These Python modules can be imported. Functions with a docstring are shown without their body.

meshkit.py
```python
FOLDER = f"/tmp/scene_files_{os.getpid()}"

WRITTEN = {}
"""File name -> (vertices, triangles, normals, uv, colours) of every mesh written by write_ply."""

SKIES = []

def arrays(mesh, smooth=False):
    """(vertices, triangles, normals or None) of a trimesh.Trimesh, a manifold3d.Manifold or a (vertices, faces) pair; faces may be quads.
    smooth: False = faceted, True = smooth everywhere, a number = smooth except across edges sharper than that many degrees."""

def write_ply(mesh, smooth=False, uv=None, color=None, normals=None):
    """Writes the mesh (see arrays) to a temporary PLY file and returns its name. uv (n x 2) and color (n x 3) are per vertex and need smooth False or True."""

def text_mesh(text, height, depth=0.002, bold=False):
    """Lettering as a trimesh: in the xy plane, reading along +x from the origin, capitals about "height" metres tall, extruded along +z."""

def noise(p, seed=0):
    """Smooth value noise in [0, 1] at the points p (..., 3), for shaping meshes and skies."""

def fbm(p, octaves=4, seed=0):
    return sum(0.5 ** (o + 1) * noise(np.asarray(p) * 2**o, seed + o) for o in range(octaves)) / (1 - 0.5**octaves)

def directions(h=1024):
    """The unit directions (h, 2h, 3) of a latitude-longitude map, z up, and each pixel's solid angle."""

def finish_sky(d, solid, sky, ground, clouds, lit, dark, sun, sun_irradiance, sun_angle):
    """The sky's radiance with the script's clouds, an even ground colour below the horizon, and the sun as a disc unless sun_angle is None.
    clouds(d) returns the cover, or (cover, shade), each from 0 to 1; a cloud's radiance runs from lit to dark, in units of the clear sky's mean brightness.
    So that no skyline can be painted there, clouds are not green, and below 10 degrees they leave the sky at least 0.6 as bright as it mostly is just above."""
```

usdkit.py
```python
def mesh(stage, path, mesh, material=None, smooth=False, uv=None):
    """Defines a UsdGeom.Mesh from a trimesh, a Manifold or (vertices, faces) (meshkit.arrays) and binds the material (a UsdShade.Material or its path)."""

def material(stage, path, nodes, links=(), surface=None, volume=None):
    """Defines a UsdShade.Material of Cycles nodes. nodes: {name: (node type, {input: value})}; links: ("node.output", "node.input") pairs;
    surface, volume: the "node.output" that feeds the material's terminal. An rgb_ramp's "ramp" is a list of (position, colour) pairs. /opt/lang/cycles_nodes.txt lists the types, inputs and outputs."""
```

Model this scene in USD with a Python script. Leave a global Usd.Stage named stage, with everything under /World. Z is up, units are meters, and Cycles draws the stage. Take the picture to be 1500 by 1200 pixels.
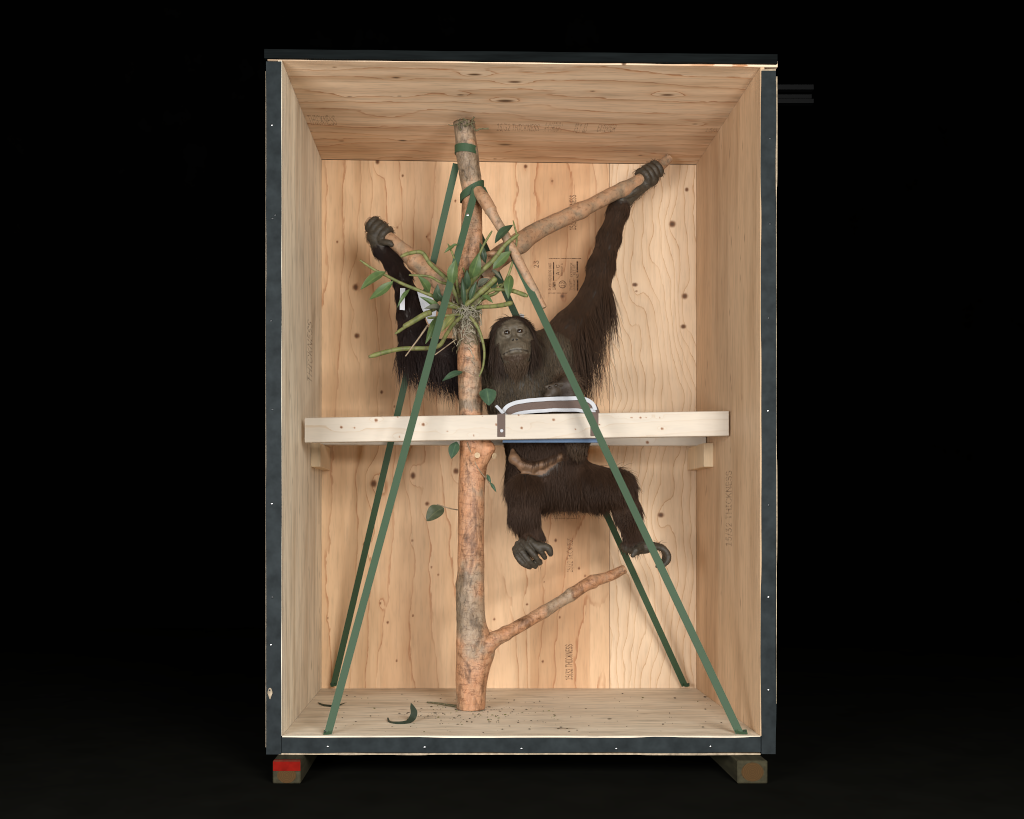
import math, random
import numpy as np, trimesh
import usdkit, meshkit
from meshkit import fbm, noise
from pxr import Usd, UsdGeom, UsdLux, Gf, Sdf, Vt, UsdShade

stage = Usd.Stage.CreateInMemory()
UsdGeom.SetStageUpAxis(stage, 'Z')
UsdGeom.SetStageMetersPerUnit(stage, 1.0)
UsdGeom.Xform.Define(stage, '/World')
UsdGeom.Scope.Define(stage, '/World/Looks')
rng = np.random.default_rng(7)
random.seed(7)

# ------------------------------------------------------------------ camera
S, D0 = 0.00214, 3.61            # metres per photo pixel in the crate's front plane, camera distance to that plane
VX, VY = 680.0, 757.0            # photo pixel the lens axis points at
CZ = (1078 - VY) * S             # camera height above the crate's inner floor
F_MM = 36.0
cam = UsdGeom.Camera.Define(stage, '/World/camera')
HA = F_MM * 1500 * S / D0
cam.CreateFocalLengthAttr(F_MM)
cam.CreateHorizontalApertureAttr(HA)
cam.CreateVerticalApertureAttr(HA * 819 / 1024)
cam.CreateHorizontalApertureOffsetAttr((750 - VX) / 1500 * HA)
cam.CreateVerticalApertureOffsetAttr((VY - 600) / 1500 * HA)
cam.CreateClippingRangeAttr(Gf.Vec2f(0.05, 100))
cam.CreateExposureAttr(0.0)
xf = UsdGeom.Xformable(cam)
xf.AddTranslateOp().Set(Gf.Vec3d(0, -D0, CZ))
xf.AddRotateXOp().Set(90.0)


def P(px, py, Y):
    k = S * (D0 + Y) / D0
    return np.array([(px - VX) * k, Y, CZ - (py - VY) * k])


def mpp(Y):
    return S * (D0 + Y) / D0


# ------------------------------------------------------------------ studio lamps
def lamp(name, pos, target, w, h, power, color=(1, 1, 1)):
    L = UsdLux.RectLight.Define(stage, '/World/' + name)
    L.CreateWidthAttr(w); L.CreateHeightAttr(h)
    L.CreateIntensityAttr(power); L.CreateNormalizeAttr(True); L.CreateColorAttr(Gf.Vec3f(*color))
    m = Gf.Matrix4d().SetLookAt(Gf.Vec3d(*pos), Gf.Vec3d(*target), Gf.Vec3d(0, 0, 1)).GetInverse()
    UsdGeom.Xformable(L).AddTransformOp().Set(m)


lamp('studio_lamp', (1.15, -3.2, 1.75), (0.05, 0.6, 0.95), 1.4, 1.4, 41, (1.0, 0.985, 0.95))
lamp('studio_lamp_001', (1.14, -2.0, 0.12), (0.15, 0.9, 1.5), 0.2, 0.2, 4.5, (1.0, 0.98, 0.95))
lamp('studio_lamp_002', (-1.75, -2.9, 0.85), (0.1, 0.6, 1.0), 1.4, 1.4, 37, (0.98, 0.985, 1.0))

# ------------------------------------------------------------------ scene helpers
taken = {}


def numbered(parent, name):
    k = taken.get((parent, name), -1) + 1
    taken[(parent, name)] = k
    return name if k == 0 else f'{name}_{k:03d}'


def path_of(parent):
    return '/World' if parent is None else str(parent.GetPath())


def thing(name, label, cat, loc=(0, 0, 0), group=None):
    x = UsdGeom.Xform.Define(stage, '/World/' + numbered('/World', name))
    x.AddTranslateOp().Set(Gf.Vec3d(*map(float, loc)))
    tag(x.GetPrim(), label, cat, group)
    return x.GetPrim()


def tag(p, label=None, cat=None, group=None, kind=None):
    for k, v in (('label', label), ('category', cat), ('group', group), ('kind', kind)):
        if v:
            p.SetCustomDataByKey(k, v)
    return p


def origin_of(parent):
    return np.array([0, 0, 0.0]) if parent is None else np.array(UsdGeom.XformCache().GetLocalToWorldTransform(parent).ExtractTranslation())


def obj(name, mesh, mat, parent=None, smooth=False, label=None, prim=None):
    """one Mesh under parent; the mesh is given in world coordinates. prim: {name: per-vertex floats or colours}"""
    v, f, n = meshkit.arrays(mesh, False if prim else smooth)
    par = path_of(parent)
    p = f'{par}/{numbered(par, name)}'
    o = origin_of(parent)
    if prim:
        tm = trimesh.Trimesh(v, f, process=False)
        m = usdkit.mesh(stage, p, (v - o, f), mat, smooth=bool(smooth))
        api = UsdGeom.PrimvarsAPI(m)
        for k, a in prim.items():
            a = np.asarray(a, np.float32)
            if a.ndim == 1:
                api.CreatePrimvar(k, Sdf.ValueTypeNames.FloatArray, 'vertex').Set(Vt.FloatArray.FromNumpy(a))
            else:
                api.CreatePrimvar(k, Sdf.ValueTypeNames.Color3fArray, 'vertex').Set(Vt.Vec3fArray.FromNumpy(a))
    else:
        m = usdkit.mesh(stage, p, (v - o, f), mat, smooth=smooth)
    if label:
        tag(m.GetPrim(), label)
    return m.GetPrim()


def box(lo, hi):
    lo, hi = np.array(lo, float), np.array(hi, float)
    b = trimesh.creation.box(hi - lo); b.apply_translation((lo + hi) / 2)
    return b


def hexa(c):
    """box from 8 corners: c[i][j][k] for x, y, z low/high"""
    c = np.asarray(c, float).reshape(8, 3)
    q = [[0, 1, 3, 2], [4, 6, 7, 5], [0, 4, 5, 1], [2, 3, 7, 6], [0, 2, 6, 4], [1, 5, 7, 3]]
    m = trimesh.Trimesh(c, [t for a in q for t in ([a[0], a[1], a[2]], [a[0], a[2], a[3]])], process=False)
    trimesh.repair.fix_normals(m)
    return m


def chamfer(m, r=0.002):
    import manifold3d as mf
    v = np.array(m.vertices); lo, hi = v.min(0), v.max(0)
    pts = []
    for sx in (0, 1):
        for sy in (0, 1):
            for sz in (0, 1):
                c = np.where([sx, sy, sz], hi, lo); d = np.where([sx, sy, sz], -r, r)
                for k in range(3):
                    e = c + d; e[k] = c[k]; pts.append(e)
    return trimesh.Trimesh(pts).convex_hull


def catmull(pts, n=8):
    p = np.asarray(pts, float)
    if len(p) < 3:
        t = np.linspace(0, 1, n + 1)[:, None]; return p[0] * (1 - t) + p[-1] * t
    q = np.vstack([2 * p[0] - p[1], p, 2 * p[-1] - p[-2]])
    out = []
    for i in range(1, len(q) - 2):
        t = np.linspace(0, 1, n, endpoint=False)[:, None]
        a, b, c, d = q[i - 1], q[i], q[i + 1], q[i + 2]
        out.append(0.5 * ((2 * b) + (-a + c) * t + (2 * a - 5 * b + 4 * c - d) * t**2 + (-a + 3 * b - 3 * c + d) * t**3))
    return np.vstack(out + [p[-1:]])


def tube(path, radii, sides=12, caps=True, rough=0.0, freq=20, seed=0, flat=1.0):
    """swept tube along path with radius per point and surface noise"""
    p = np.asarray(path, float); r = np.broadcast_to(radii, len(p)).astype(float)
    t = np.gradient(p, axis=0); t /= np.linalg.norm(t, axis=1, keepdims=True) + 1e-12
    ref = np.array([0, 1.0, 0.03]); ref /= np.linalg.norm(ref)
    a = np.cross(t, ref); bad = np.linalg.norm(a, axis=1) < 0.15
    a[bad] = np.cross(t[bad], [1.0, 0, 0]); a /= np.linalg.norm(a, axis=1, keepdims=True)
    b = np.cross(t, a)
    th = np.linspace(0, 2 * np.pi, sides, endpoint=False)
    v = p[:, None] + r[:, None, None] * (np.cos(th)[None, :, None] * a[:, None] + flat * np.sin(th)[None, :, None] * b[:, None])
    if rough:
        dirn = v - p[:, None]; dirn /= np.linalg.norm(dirn, axis=2, keepdims=True) + 1e-12
        v = v + dirn * (rough * (fbm(v * freq, 4, seed) - 0.5) * 2)[..., None]
    n = len(p)
    i, j = np.meshgrid(np.arange(n - 1), np.arange(sides), indexing='ij')
    q = np.stack([i * sides + j, (i + 1) * sides + j, (i + 1) * sides + (j + 1) % sides, i * sides + (j + 1) % sides], -1).reshape(-1, 4)
    f = np.vstack([q[:, [0, 1, 2]], q[:, [0, 2, 3]]])
    v = v.reshape(-1, 3)
    if caps:
        k = len(v); v = np.vstack([v, p[0], p[-1]])
        j = np.arange(sides); e = (n - 1) * sides
        f = np.vstack([f, np.stack([np.full(sides, k), j, (j + 1) % sides], 1), np.stack([np.full(sides, k + 1), e + (j + 1) % sides, e + j], 1)])
    m = trimesh.Trimesh(v, f, process=False)
    if m.volume < 0:
        m.invert()
    return m


def ribbon(path, normal, width, thick=0.0022, wdir=None):
    """flat strap along path; normal: facing direction per point or one vector"""
    p = np.asarray(path, float); n = np.broadcast_to(np.asarray(normal, float), p.shape)
    t = np.gradient(p, axis=0); t /= np.linalg.norm(t, axis=1, keepdims=True)
    w = np.cross(t, n) if wdir is None else np.broadcast_to(np.asarray(wdir, float), p.shape)
    w = w / np.linalg.norm(w, axis=1, keepdims=True)
    n = np.cross(w, t)
    h = width / 2 if np.ndim(width) == 0 else np.asarray(width)[:, None] / 2
    c = np.stack([p - w * h - n * thick / 2, p + w * h - n * thick / 2, p + w * h + n * thick / 2, p - w * h + n * thick / 2], 1)
    N = len(p); v = c.reshape(-1, 3); f = []
    for i in range(N - 1):
        for j in range(4):
            a, b = i * 4 + j, i * 4 + (j + 1) % 4
            f += [[a, b, b + 4], [a, b + 4, a + 4]]
    f += [[0, 2, 1], [0, 3, 2], [4 * N - 4, 4 * N - 3, 4 * N - 2], [4 * N - 4, 4 * N - 2, 4 * N - 1]]
    m = trimesh.Trimesh(v, f, process=False)
    trimesh.repair.fix_normals(m)
    return m


# ------------------------------------------------------------------ materials
def mat(name, nodes, links, surface='p.BSDF'):
    return usdkit.material(stage, '/World/Looks/' + name, nodes, links, surface=surface)


def plain(name, col, rough=0.6, vary=0.25, scale=30, bump=0.15, dist=0.002, spec=0.3, stretch=(1, 1, 1), extra=None):
    c = np.array(col)
    return mat(name, {
        'g': ('geometry', {}), 'm': ('mapping', {'scale': stretch}),
        'n': ('noise_texture', {'scale': scale, 'detail': 6, 'roughness': 0.6}),
        'r': ('rgb_ramp', {'ramp': [(0.3, tuple(c * (1 - vary))), (0.7, tuple(np.minimum(c * (1 + vary), 1)))]}),
        'b': ('bump', {'strength': bump, 'distance': dist}),
        'p': ('principled_bsdf', {'roughness': rough, 'specular_ior_level': spec, **(extra or {})})},
        [('g.position', 'm.vector'), ('m.vector', 'n.vector'), ('n.fac', 'r.fac'), ('r.color', 'p.base_color'), ('n.fac', 'b.height'), ('b.normal', 'p.normal')])


def wood(name, pale, mid, line, grain='z', ringmix=0.8, streak=0.35, knot=(0.10, 0.045, 0.02), rough=0.55, fine=90, blotch=0.3, spec=0.25, show=(0.36, 0.62)):
    sc = {'z': (fine, fine, fine * 0.10), 'x': (fine * 0.10, fine, fine)}[grain]
    sm = {'z': (9, 9, 1.2), 'x': (1.2, 9, 9)}[grain]
    pale, mid, line = map(np.array, (pale, mid, line))
    return mat(name, {
        'g': ('geometry', {}),
        'ring': ('attribute', {'attribute': 'ring'}), 'knot': ('attribute', {'attribute': 'knot'}), 'vis': ('attribute', {'attribute': 'vis'}), 'vm': ('math', {'math_type': 'multiply'}), 'tone': ('attribute', {'attribute': 'tone'}),
        'mf': ('mapping', {'scale': sc}), 'nf': ('noise_texture', {'scale': 1.0, 'detail': 5, 'roughness': 0.65}),
        'mb': ('mapping', {'scale': sm}), 'nb': ('noise_texture', {'scale': 1.0, 'detail': 4, 'roughness': 0.55}),
        'w1': ('math', {'math_type': 'multiply_add', 'value2': 0.30, 'value3': 0.0}),
        'w2': ('math', {'math_type': 'add'}),
        'fr': ('math', {'math_type': 'fraction'}),
        'rr': ('rgb_ramp', {'ramp': [(0.0, tuple(pale)), (0.45, tuple(pale * 0.97 + mid * 0.03)), (0.80, tuple(mid * .7 + pale * .3)), (0.90, tuple(mid)), (0.95, tuple(line)), (0.985, tuple(line)), (1.0, tuple(pale))]}),
        'mean': ('color', {'value': tuple(0.75 * pale + 0.25 * mid)}),
        'rm': ('mix', {'mix_type': 'mix'}), 'mv': ('mapping', {'scale': sm, 'location': (3.3, 7.1, 1.9)}), 'nv': ('noise_texture', {'scale': 1.6, 'detail': 3}), 'rv': ('map_range', {'from_min': show[0], 'from_max': show[1], 'to_min': 0.12 * ringmix, 'to_max': ringmix}),
        'fr2': ('rgb_ramp', {'ramp': [(0.28, (1 - streak,) * 3), (0.5, (1.0,) * 3), (0.75, (1 + streak * 0.25,) * 3)]}),
        'm1': ('mix', {'mix_type': 'multiply', 'fac': 1.0}),
        'bl': ('rgb_ramp', {'ramp': [(0.25, (1 - blotch, 1 - blotch * 1.25, 1 - blotch * 1.5)), (0.55, (1, 1, 1)), (0.8, (1.08, 1.06, 1.02))]}),
        'm2': ('mix', {'mix_type': 'multiply', 'fac': 1.0}),
        'tr': ('rgb_ramp', {'ramp': [(0.1, (0.84, 0.73, 0.64)), (0.5, (1, 1, 1)), (0.9, (1.10, 1.10, 1.08))]}),
        'm3': ('mix', {'mix_type': 'multiply', 'fac': 1.0}),
        'kn': ('math', {'math_type': 'multiply_add', 'value2': 0.5, 'value3': -0.22}),
        'ks': ('math', {'math_type': 'add'}),
        'kr': ('map_range', {'range_type': 'smoothstep', 'from_min': 0.32, 'from_max': 0.85, 'to_min': 0.0, 'to_max': 1.0}),
        'm4': ('mix', {'mix_type': 'mix'}), 'kc': ('rgb_ramp', {'ramp': [(0.35, tuple(np.array(knot) * 1.7)), (0.75, tuple(np.array(knot) * 1.15)), (1.0, tuple(np.array(knot) * .5))]}),
        'b': ('bump', {'strength': 0.25, 'distance': 0.0015}),
        'p': ('principled_bsdf', {'roughness': rough, 'specular_ior_level': spec})},
        [('g.position', 'mf.vector'), ('mf.vector', 'nf.vector'), ('g.position', 'mb.vector'), ('mb.vector', 'nb.vector'),
         ('nf.fac', 'w1.value1'), ('w1.value', 'w2.value1'), ('ring.fac', 'w2.value2'), ('w2.value', 'fr.value1'), ('fr.value', 'rr.fac'),
         ('g.position', 'mv.vector'), ('mv.vector', 'nv.vector'), ('nv.fac', 'rv.value'), ('rv.result', 'vm.value1'), ('vis.fac', 'vm.value2'), ('vm.value', 'rm.fac'), ('mean.color', 'rm.color1'), ('rr.color', 'rm.color2'), ('nf.fac', 'fr2.fac'), ('rm.color', 'm1.color1'), ('fr2.color', 'm1.color2'),
         ('nb.fac', 'bl.fac'), ('m1.color', 'm2.color1'), ('bl.color', 'm2.color2'), ('tone.fac', 'tr.fac'), ('m2.color', 'm3.color1'), ('tr.color', 'm3.color2'),
         ('nf.fac', 'kn.value1'), ('kn.value', 'ks.value1'), ('knot.fac', 'ks.value2'), ('ks.value', 'kr.value'), ('kr.result', 'm4.fac'), ('ks.value', 'kc.fac'), ('kc.color', 'm4.color2'), ('m3.color', 'm4.color1'),
         ('m4.color', 'p.base_color'), ('nf.fac', 'b.height'), ('b.normal', 'p.normal')])


M = {}
M['ply_back'] = wood('ply_back', (0.74, 0.505, 0.31), (0.685, 0.44, 0.255), (0.53, 0.28, 0.145), 'z', 0.9, 0.16, knot=(0.22, 0.10, 0.045), blotch=0.26, show=(0.33, 0.55))
M['ply_back_pale'] = wood('ply_back_pale', (0.73, 0.545, 0.37), (0.685, 0.485, 0.31), (0.54, 0.335, 0.185), 'z', 0.95, 0.16, knot=(0.20, 0.10, 0.05), blotch=0.15, show=(0.22, 0.42))
M['ply_top'] = wood('ply_top', (0.75, 0.565, 0.395), (0.69, 0.47, 0.30), (0.48, 0.24, 0.115), 'x', 0.95, 0.28, knot=(0.20, 0.115, 0.06), blotch=0.35, show=(0.28, 0.5))
M['ply_left'] = wood('ply_left', (0.74, 0.665, 0.53), (0.67, 0.59, 0.455), (0.48, 0.39, 0.275), 'z', 0.5, 0.45, knot=(0.12, 0.075, 0.045), fine=60)
M['ply_right'] = wood('ply_right', (0.63, 0.44, 0.275), (0.58, 0.395, 0.24), (0.50, 0.31, 0.18), 'z', 0.5, 0.26, knot=(0.15, 0.08, 0.04), fine=110)
M['ply_floor'] = wood('ply_floor', (0.71, 0.63, 0.505), (0.63, 0.54, 0.42), (0.50, 0.41, 0.30), 'x', 0.45, 0.5, knot=(0.20, 0.13, 0.08), fine=55, blotch=0.25)
M['pine'] = wood('pine', (0.54, 0.475, 0.395), (0.52, 0.445, 0.36), (0.48, 0.37, 0.265), 'x', 0.7, 0.07, knot=(0.20, 0.09, 0.04), blotch=0.1)
M['cleat'] = plain('cleat_wood', (0.66, 0.50, 0.32), 0.6, 0.12, 1.0, 0.1, stretch=(60, 60, 8))
M['dark_paint'] = plain('dark_painted_edge', (0.021, 0.0258, 0.0275), 0.6, 0.35, 18, 0.25, 0.002, 0.06)
M['top_paint'] = plain('dimmed_painted_timber', (0.0052, 0.0068, 0.0070), 0.75, 0.5, 1.0, 0.3, 0.003, 0.05, stretch=(5, 40, 60))  # dark paint, toned further down to imitate the fade to black above the crate
M['raw_edge'] = plain('raw_ply_edge', (0.36, 0.28, 0.19), 0.7, 0.4, 60, 0.2)
M['screw'] = plain('screw_metal', (0.5, 0.5, 0.5), 0.3, 0.2, 80, 0.1, spec=0.5, extra={'metallic': 1.0})
M['screw_dark'] = plain('painted_screw', (0.02, 0.024, 0.026), 0.4, 0.2, 80, 0.1, spec=0.5)
M['ink'] = mat('stencil_ink', {
    'g': ('geometry', {}), 'n': ('noise_texture', {'scale': 130, 'detail': 4, 'roughness': 0.7}),
    'mr': ('map_range', {'from_min': 0.36, 'from_max': 0.62, 'to_min': 0.85, 'to_max': 0.15}),
    't': ('transparent_bsdf', {}), 'p': ('principled_bsdf', {'base_color': (0.10, 0.055, 0.035), 'roughness': 0.8, 'specular_ior_level': 0.1}), 'x': ('mix_closure', {})},
    [('g.position', 'n.vector'), ('n.fac', 'mr.value'), ('mr.result', 'x.fac'), ('t.BSDF', 'x.closure1'), ('p.BSDF', 'x.closure2')], 'x.closure')
M['ink_faint'] = mat('stencil_ink_faint', {
    'g': ('geometry', {}), 'n': ('noise_texture', {'scale': 110, 'detail': 4, 'roughness': 0.7}),
    'mr': ('map_range', {'from_min': 0.40, 'from_max': 0.58, 'to_min': 0.5, 'to_max': 0.0}),
    't': ('transparent_bsdf', {}), 'p': ('principled_bsdf', {'base_color': (0.11, 0.065, 0.04), 'roughness': 0.8, 'specular_ior_level': 0.1}), 'x': ('mix_closure', {})},
    [('g.position', 'n.vector'), ('n.fac', 'mr.value'), ('mr.result', 'x.fac'), ('t.BSDF', 'x.closure1'), ('p.BSDF', 'x.closure2')], 'x.closure')
M['ink_trace'] = mat('stencil_ink_trace', {
    'g': ('geometry', {}), 'n': ('noise_texture', {'scale': 60, 'detail': 5, 'roughness': 0.75}),
    'mr': ('map_range', {'from_min': 0.44, 'from_max': 0.60, 'to_min': 0.22, 'to_max': 0.0}),
    't': ('transparent_bsdf', {}), 'p': ('principled_bsdf', {'base_color': (0.12, 0.07, 0.045), 'roughness': 0.8, 'specular_ior_level': 0.1}), 'x': ('mix_closure', {})},
    [('g.position', 'n.vector'), ('n.fac', 'mr.value'), ('mr.result', 'x.fac'), ('t.BSDF', 'x.closure1'), ('p.BSDF', 'x.closure2')], 'x.closure')
M['strap'] = plain('green_webbing', (0.034, 0.068, 0.033), 0.6, 0.12, 1.0, 0.3, 0.001, 0.3, stretch=(700, 700, 260))
M['strap_rear'] = M['strap']
M['shade_toned_floor'] = plain('shade_toned_floor', (0.0070, 0.0070, 0.0056), 0.95, 0.15, 6, 0.2, spec=0.0)  # near-black colour stands in for light kept off the floor
M['shade_toned_wall'] = plain('shade_toned_wall', (0.0015, 0.0015, 0.0015), 1.0, 0.4, 3, 0.0, spec=0.0)  # darkness of the unlit background put into the wall colour
M['rail_dark'] = plain('dark_post', (0.006, 0.006, 0.006), 0.8)
M['rail'] = plain('dim_toned_rail', (0.0022, 0.0025, 0.003), 0.5, 0.2, 20, 0.1)  # lack of light painted in: pale rails given a near-black colour
M['skid'] = plain('dimmed_timber', (0.038, 0.033, 0.017), 0.8, 0.35, 1.0, 0.4, 0.003, 0.2, stretch=(60, 8, 60))  # wood colour darkened to imitate the light falling off round the crate
M['red_paint'] = plain('red_paint', (0.17, 0.006, 0.003), 0.75, 0.3, 25, 0.3, spec=0.05)
M['endgrain'] = mat('log_end_rings', {
    'tc': ('texture_coordinate', {}), 'w': ('wave_texture', {'wave_type': 'rings', 'rings_direction': 'y', 'scale': 60, 'distortion': 1.2, 'detail': 2}),
    'r': ('rgb_ramp', {'ramp': [(0, (0.042, 0.021, 0.0072)), (0.6, (0.102, 0.057, 0.021)), (1, (0.06, 0.03, 0.012))]}),
    'p': ('principled_bsdf', {'roughness': 0.85, 'specular_ior_level': 0.1})},
    [('tc.object', 'w.vector'), ('w.fac', 'r.fac'), ('r.color', 'p.base_color')])

# ------------------------------------------------------------------ the room, its darkness put into the colours
def setting(name, mesh, m, label=None):
    p = obj(name, mesh, m); tag(p, label, kind='structure'); return p


ZF = -0.132
setting('floor', box((-6, -6, ZF - 0.1), (6, 5, ZF)), M['shade_toned_floor'], 'studio floor toned black in place of missing light')
setting('backdrop', box((-6, 4.9, ZF - 0.1), (6, 5.0, 6)), M['shade_toned_wall'], 'backdrop behind the crate, its darkness put into the colour')

# steel rack behind the crate on the right, its dimness put into the colour
rack = thing('metal_rack', 'steel rack behind the right side of the crate, coloured near black to look unlit', 'rack', P(1165, 900, 1.7))
for pa, pb in ((124, 131), (135, 141), (145, 151)):
    a, b = P(1085, pb, 1.7), P(1192 if pb < 160 else 1162, pa, 1.7)
    obj('rail', box((a[0], 1.70 if pb not in (141,) else 1.73, a[2]), (b[0], 1.735, b[2])), M['rail'], rack)
for px in (1088,):
    a = P(px, 120, 1.74); b = P(px + 7, 120, 1.74); obj('post', box((a[0], 1.742, ZF), (b[0], 1.77, a[2] + .02)), M['rail_dark'], rack)

# ------------------------------------------------------------------ the crate
XL, XR, DEPTH = (413 - VX) * S, (1114 - VX) * S, 1.0
def ztop(x):                                       # the roof falls slightly to the right
    return CZ + (VY - 88.5) * S - (x - XL) / (XR - XL) * 9.5 * S


crate = thing('shipping_crate', 'open-fronted tall plywood shipping crate with dark painted rim on timber skids', 'crate')


def panel(name, lab, O, U, V, across, material, knots=(), rings=9, warp=5.0, wa=1.6, wb=0.3, step=(0.006, 0.008), seed=0, strips=0.12, thick=0.012, vtop=None, parent=None):
    """plywood sheet: a fine grid facing inwards carrying its grain field, with a slab behind. U, V edge vectors; across: which of U/V runs across the grain; knots: (u, v, radius, stretch, bulge) in metres"""
    O, U, V = (np.array(a, float) for a in (O, U, V))
    lu, lv = np.linalg.norm(U), np.linalg.norm(V)
    nu, nv = max(2, int(lu / step[0])), max(2, int(lv / step[1]))
    u, v = np.meshgrid(np.linspace(0, 1, nu + 1), np.linspace(0, 1, nv + 1), indexing='ij')
    p = O + u[..., None] * U + v[..., None] * V
    if vtop is not None:
        zt = vtop(p[..., 0]); p[..., 2] = O[2] + (p[..., 2] - O[2]) * (zt - O[2]) / V[2]
    a, b = (u * lu, v * lv) if across == 'u' else (v * lv, u * lu)
    q = np.stack([a * wa, b * wb, np.full_like(a, seed * 3.7)], -1)
    ring = a * rings + warp * fbm(q, 4, seed) + 0.26 * fbm(np.stack([a * 30, b * 14, np.full_like(a, seed)], -1), 3, seed + 19) + 0.35 * fbm(np.stack([a * 9, b * 2.2, np.full_like(a, seed)], -1), 3, seed + 9)
    ring0 = ring
    kn = np.zeros_like(a)
    for (ku, kv, kr, st, bulge) in knots:
        da, db = (u * lu - ku, v * lv - kv) if across == 'u' else (v * lv - kv, u * lu - ku)
        ring = ring + .55 * bulge * np.exp(-((da / (kr * 2.6)) ** 2 + (db / (kr * 5.0)) ** 2))
        kn = np.maximum(kn, np.exp(-((da / kr) ** 2 + (db / (kr * st)) ** 2) * 0.9))
    ga, gb = np.gradient(ring)
    ga, gb = ga / (lu / nu), gb / (lv / nv)
    vis = np.clip(np.hypot(ga, gb) / max(rings, 7) / .75 - .15, 0, 1)
    cell = np.floor(a / strips + 0.35 * np.sin(seed))
    tone = np.array([((math.sin((c + 1) * 12.9898 + seed * 78.2) * 43758.5453) % 1.0) for c in range(-2, 80)])[(cell + 2).astype(int)] * 0.5 + 0.5 * fbm(np.stack([a * 3, b * 0.5, np.full_like(a, seed + 5.5)], -1), 3, seed + 3)
    n = np.cross(U, V); n /= np.linalg.norm(n)
    idx = np.arange((nu + 1) * (nv + 1)).reshape(nu + 1, nv + 1)
    q = np.stack([idx[:-1, :-1], idx[1:, :-1], idx[1:, 1:], idx[:-1, 1:]], -1).reshape(-1, 4)
    f = np.vstack([q[:, [0, 1, 2]], q[:, [0, 2, 3]]])
    fv = p.reshape(-1, 3)
    # rim and back so the sheet is a solid board
    loop = np.concatenate([idx[:, 0], idx[-1, 1:], idx[-2::-1, -1], idx[0, -2:0:-1]])
    k = len(fv); back = fv[loop] - n * thick
    m = len(loop); j = np.arange(m)
    f2 = np.vstack([np.stack([loop, k + j, k + (j + 1) % m], 1), np.stack([loop, k + (j + 1) % m, loop[(j + 1) % m]], 1)])
    allv = np.vstack([fv, back]); 
    c = len(allv); allv = np.vstack([allv, back.mean(0)])
    f3 = np.stack([np.full(m, c), k + (j + 1) % m, k + j], 1)
    ext = lambda g: np.concatenate([g.ravel(), g.ravel()[loop], [g.mean()]])
    return obj(name, (allv, np.vstack([f, f2, f3])), material, parent or crate, prim={'ring': ext(ring), 'knot': ext(kn), 'tone': ext(tone), 'vis': ext(vis)}, label=lab)


def back_knots(lst, x0):
    k1 = mpp(DEPTH)
    return [((px - VX) * k1 - x0, CZ - (py - VY) * k1, r * k1, st, b) for px, py, r, st, b in lst]


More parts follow.
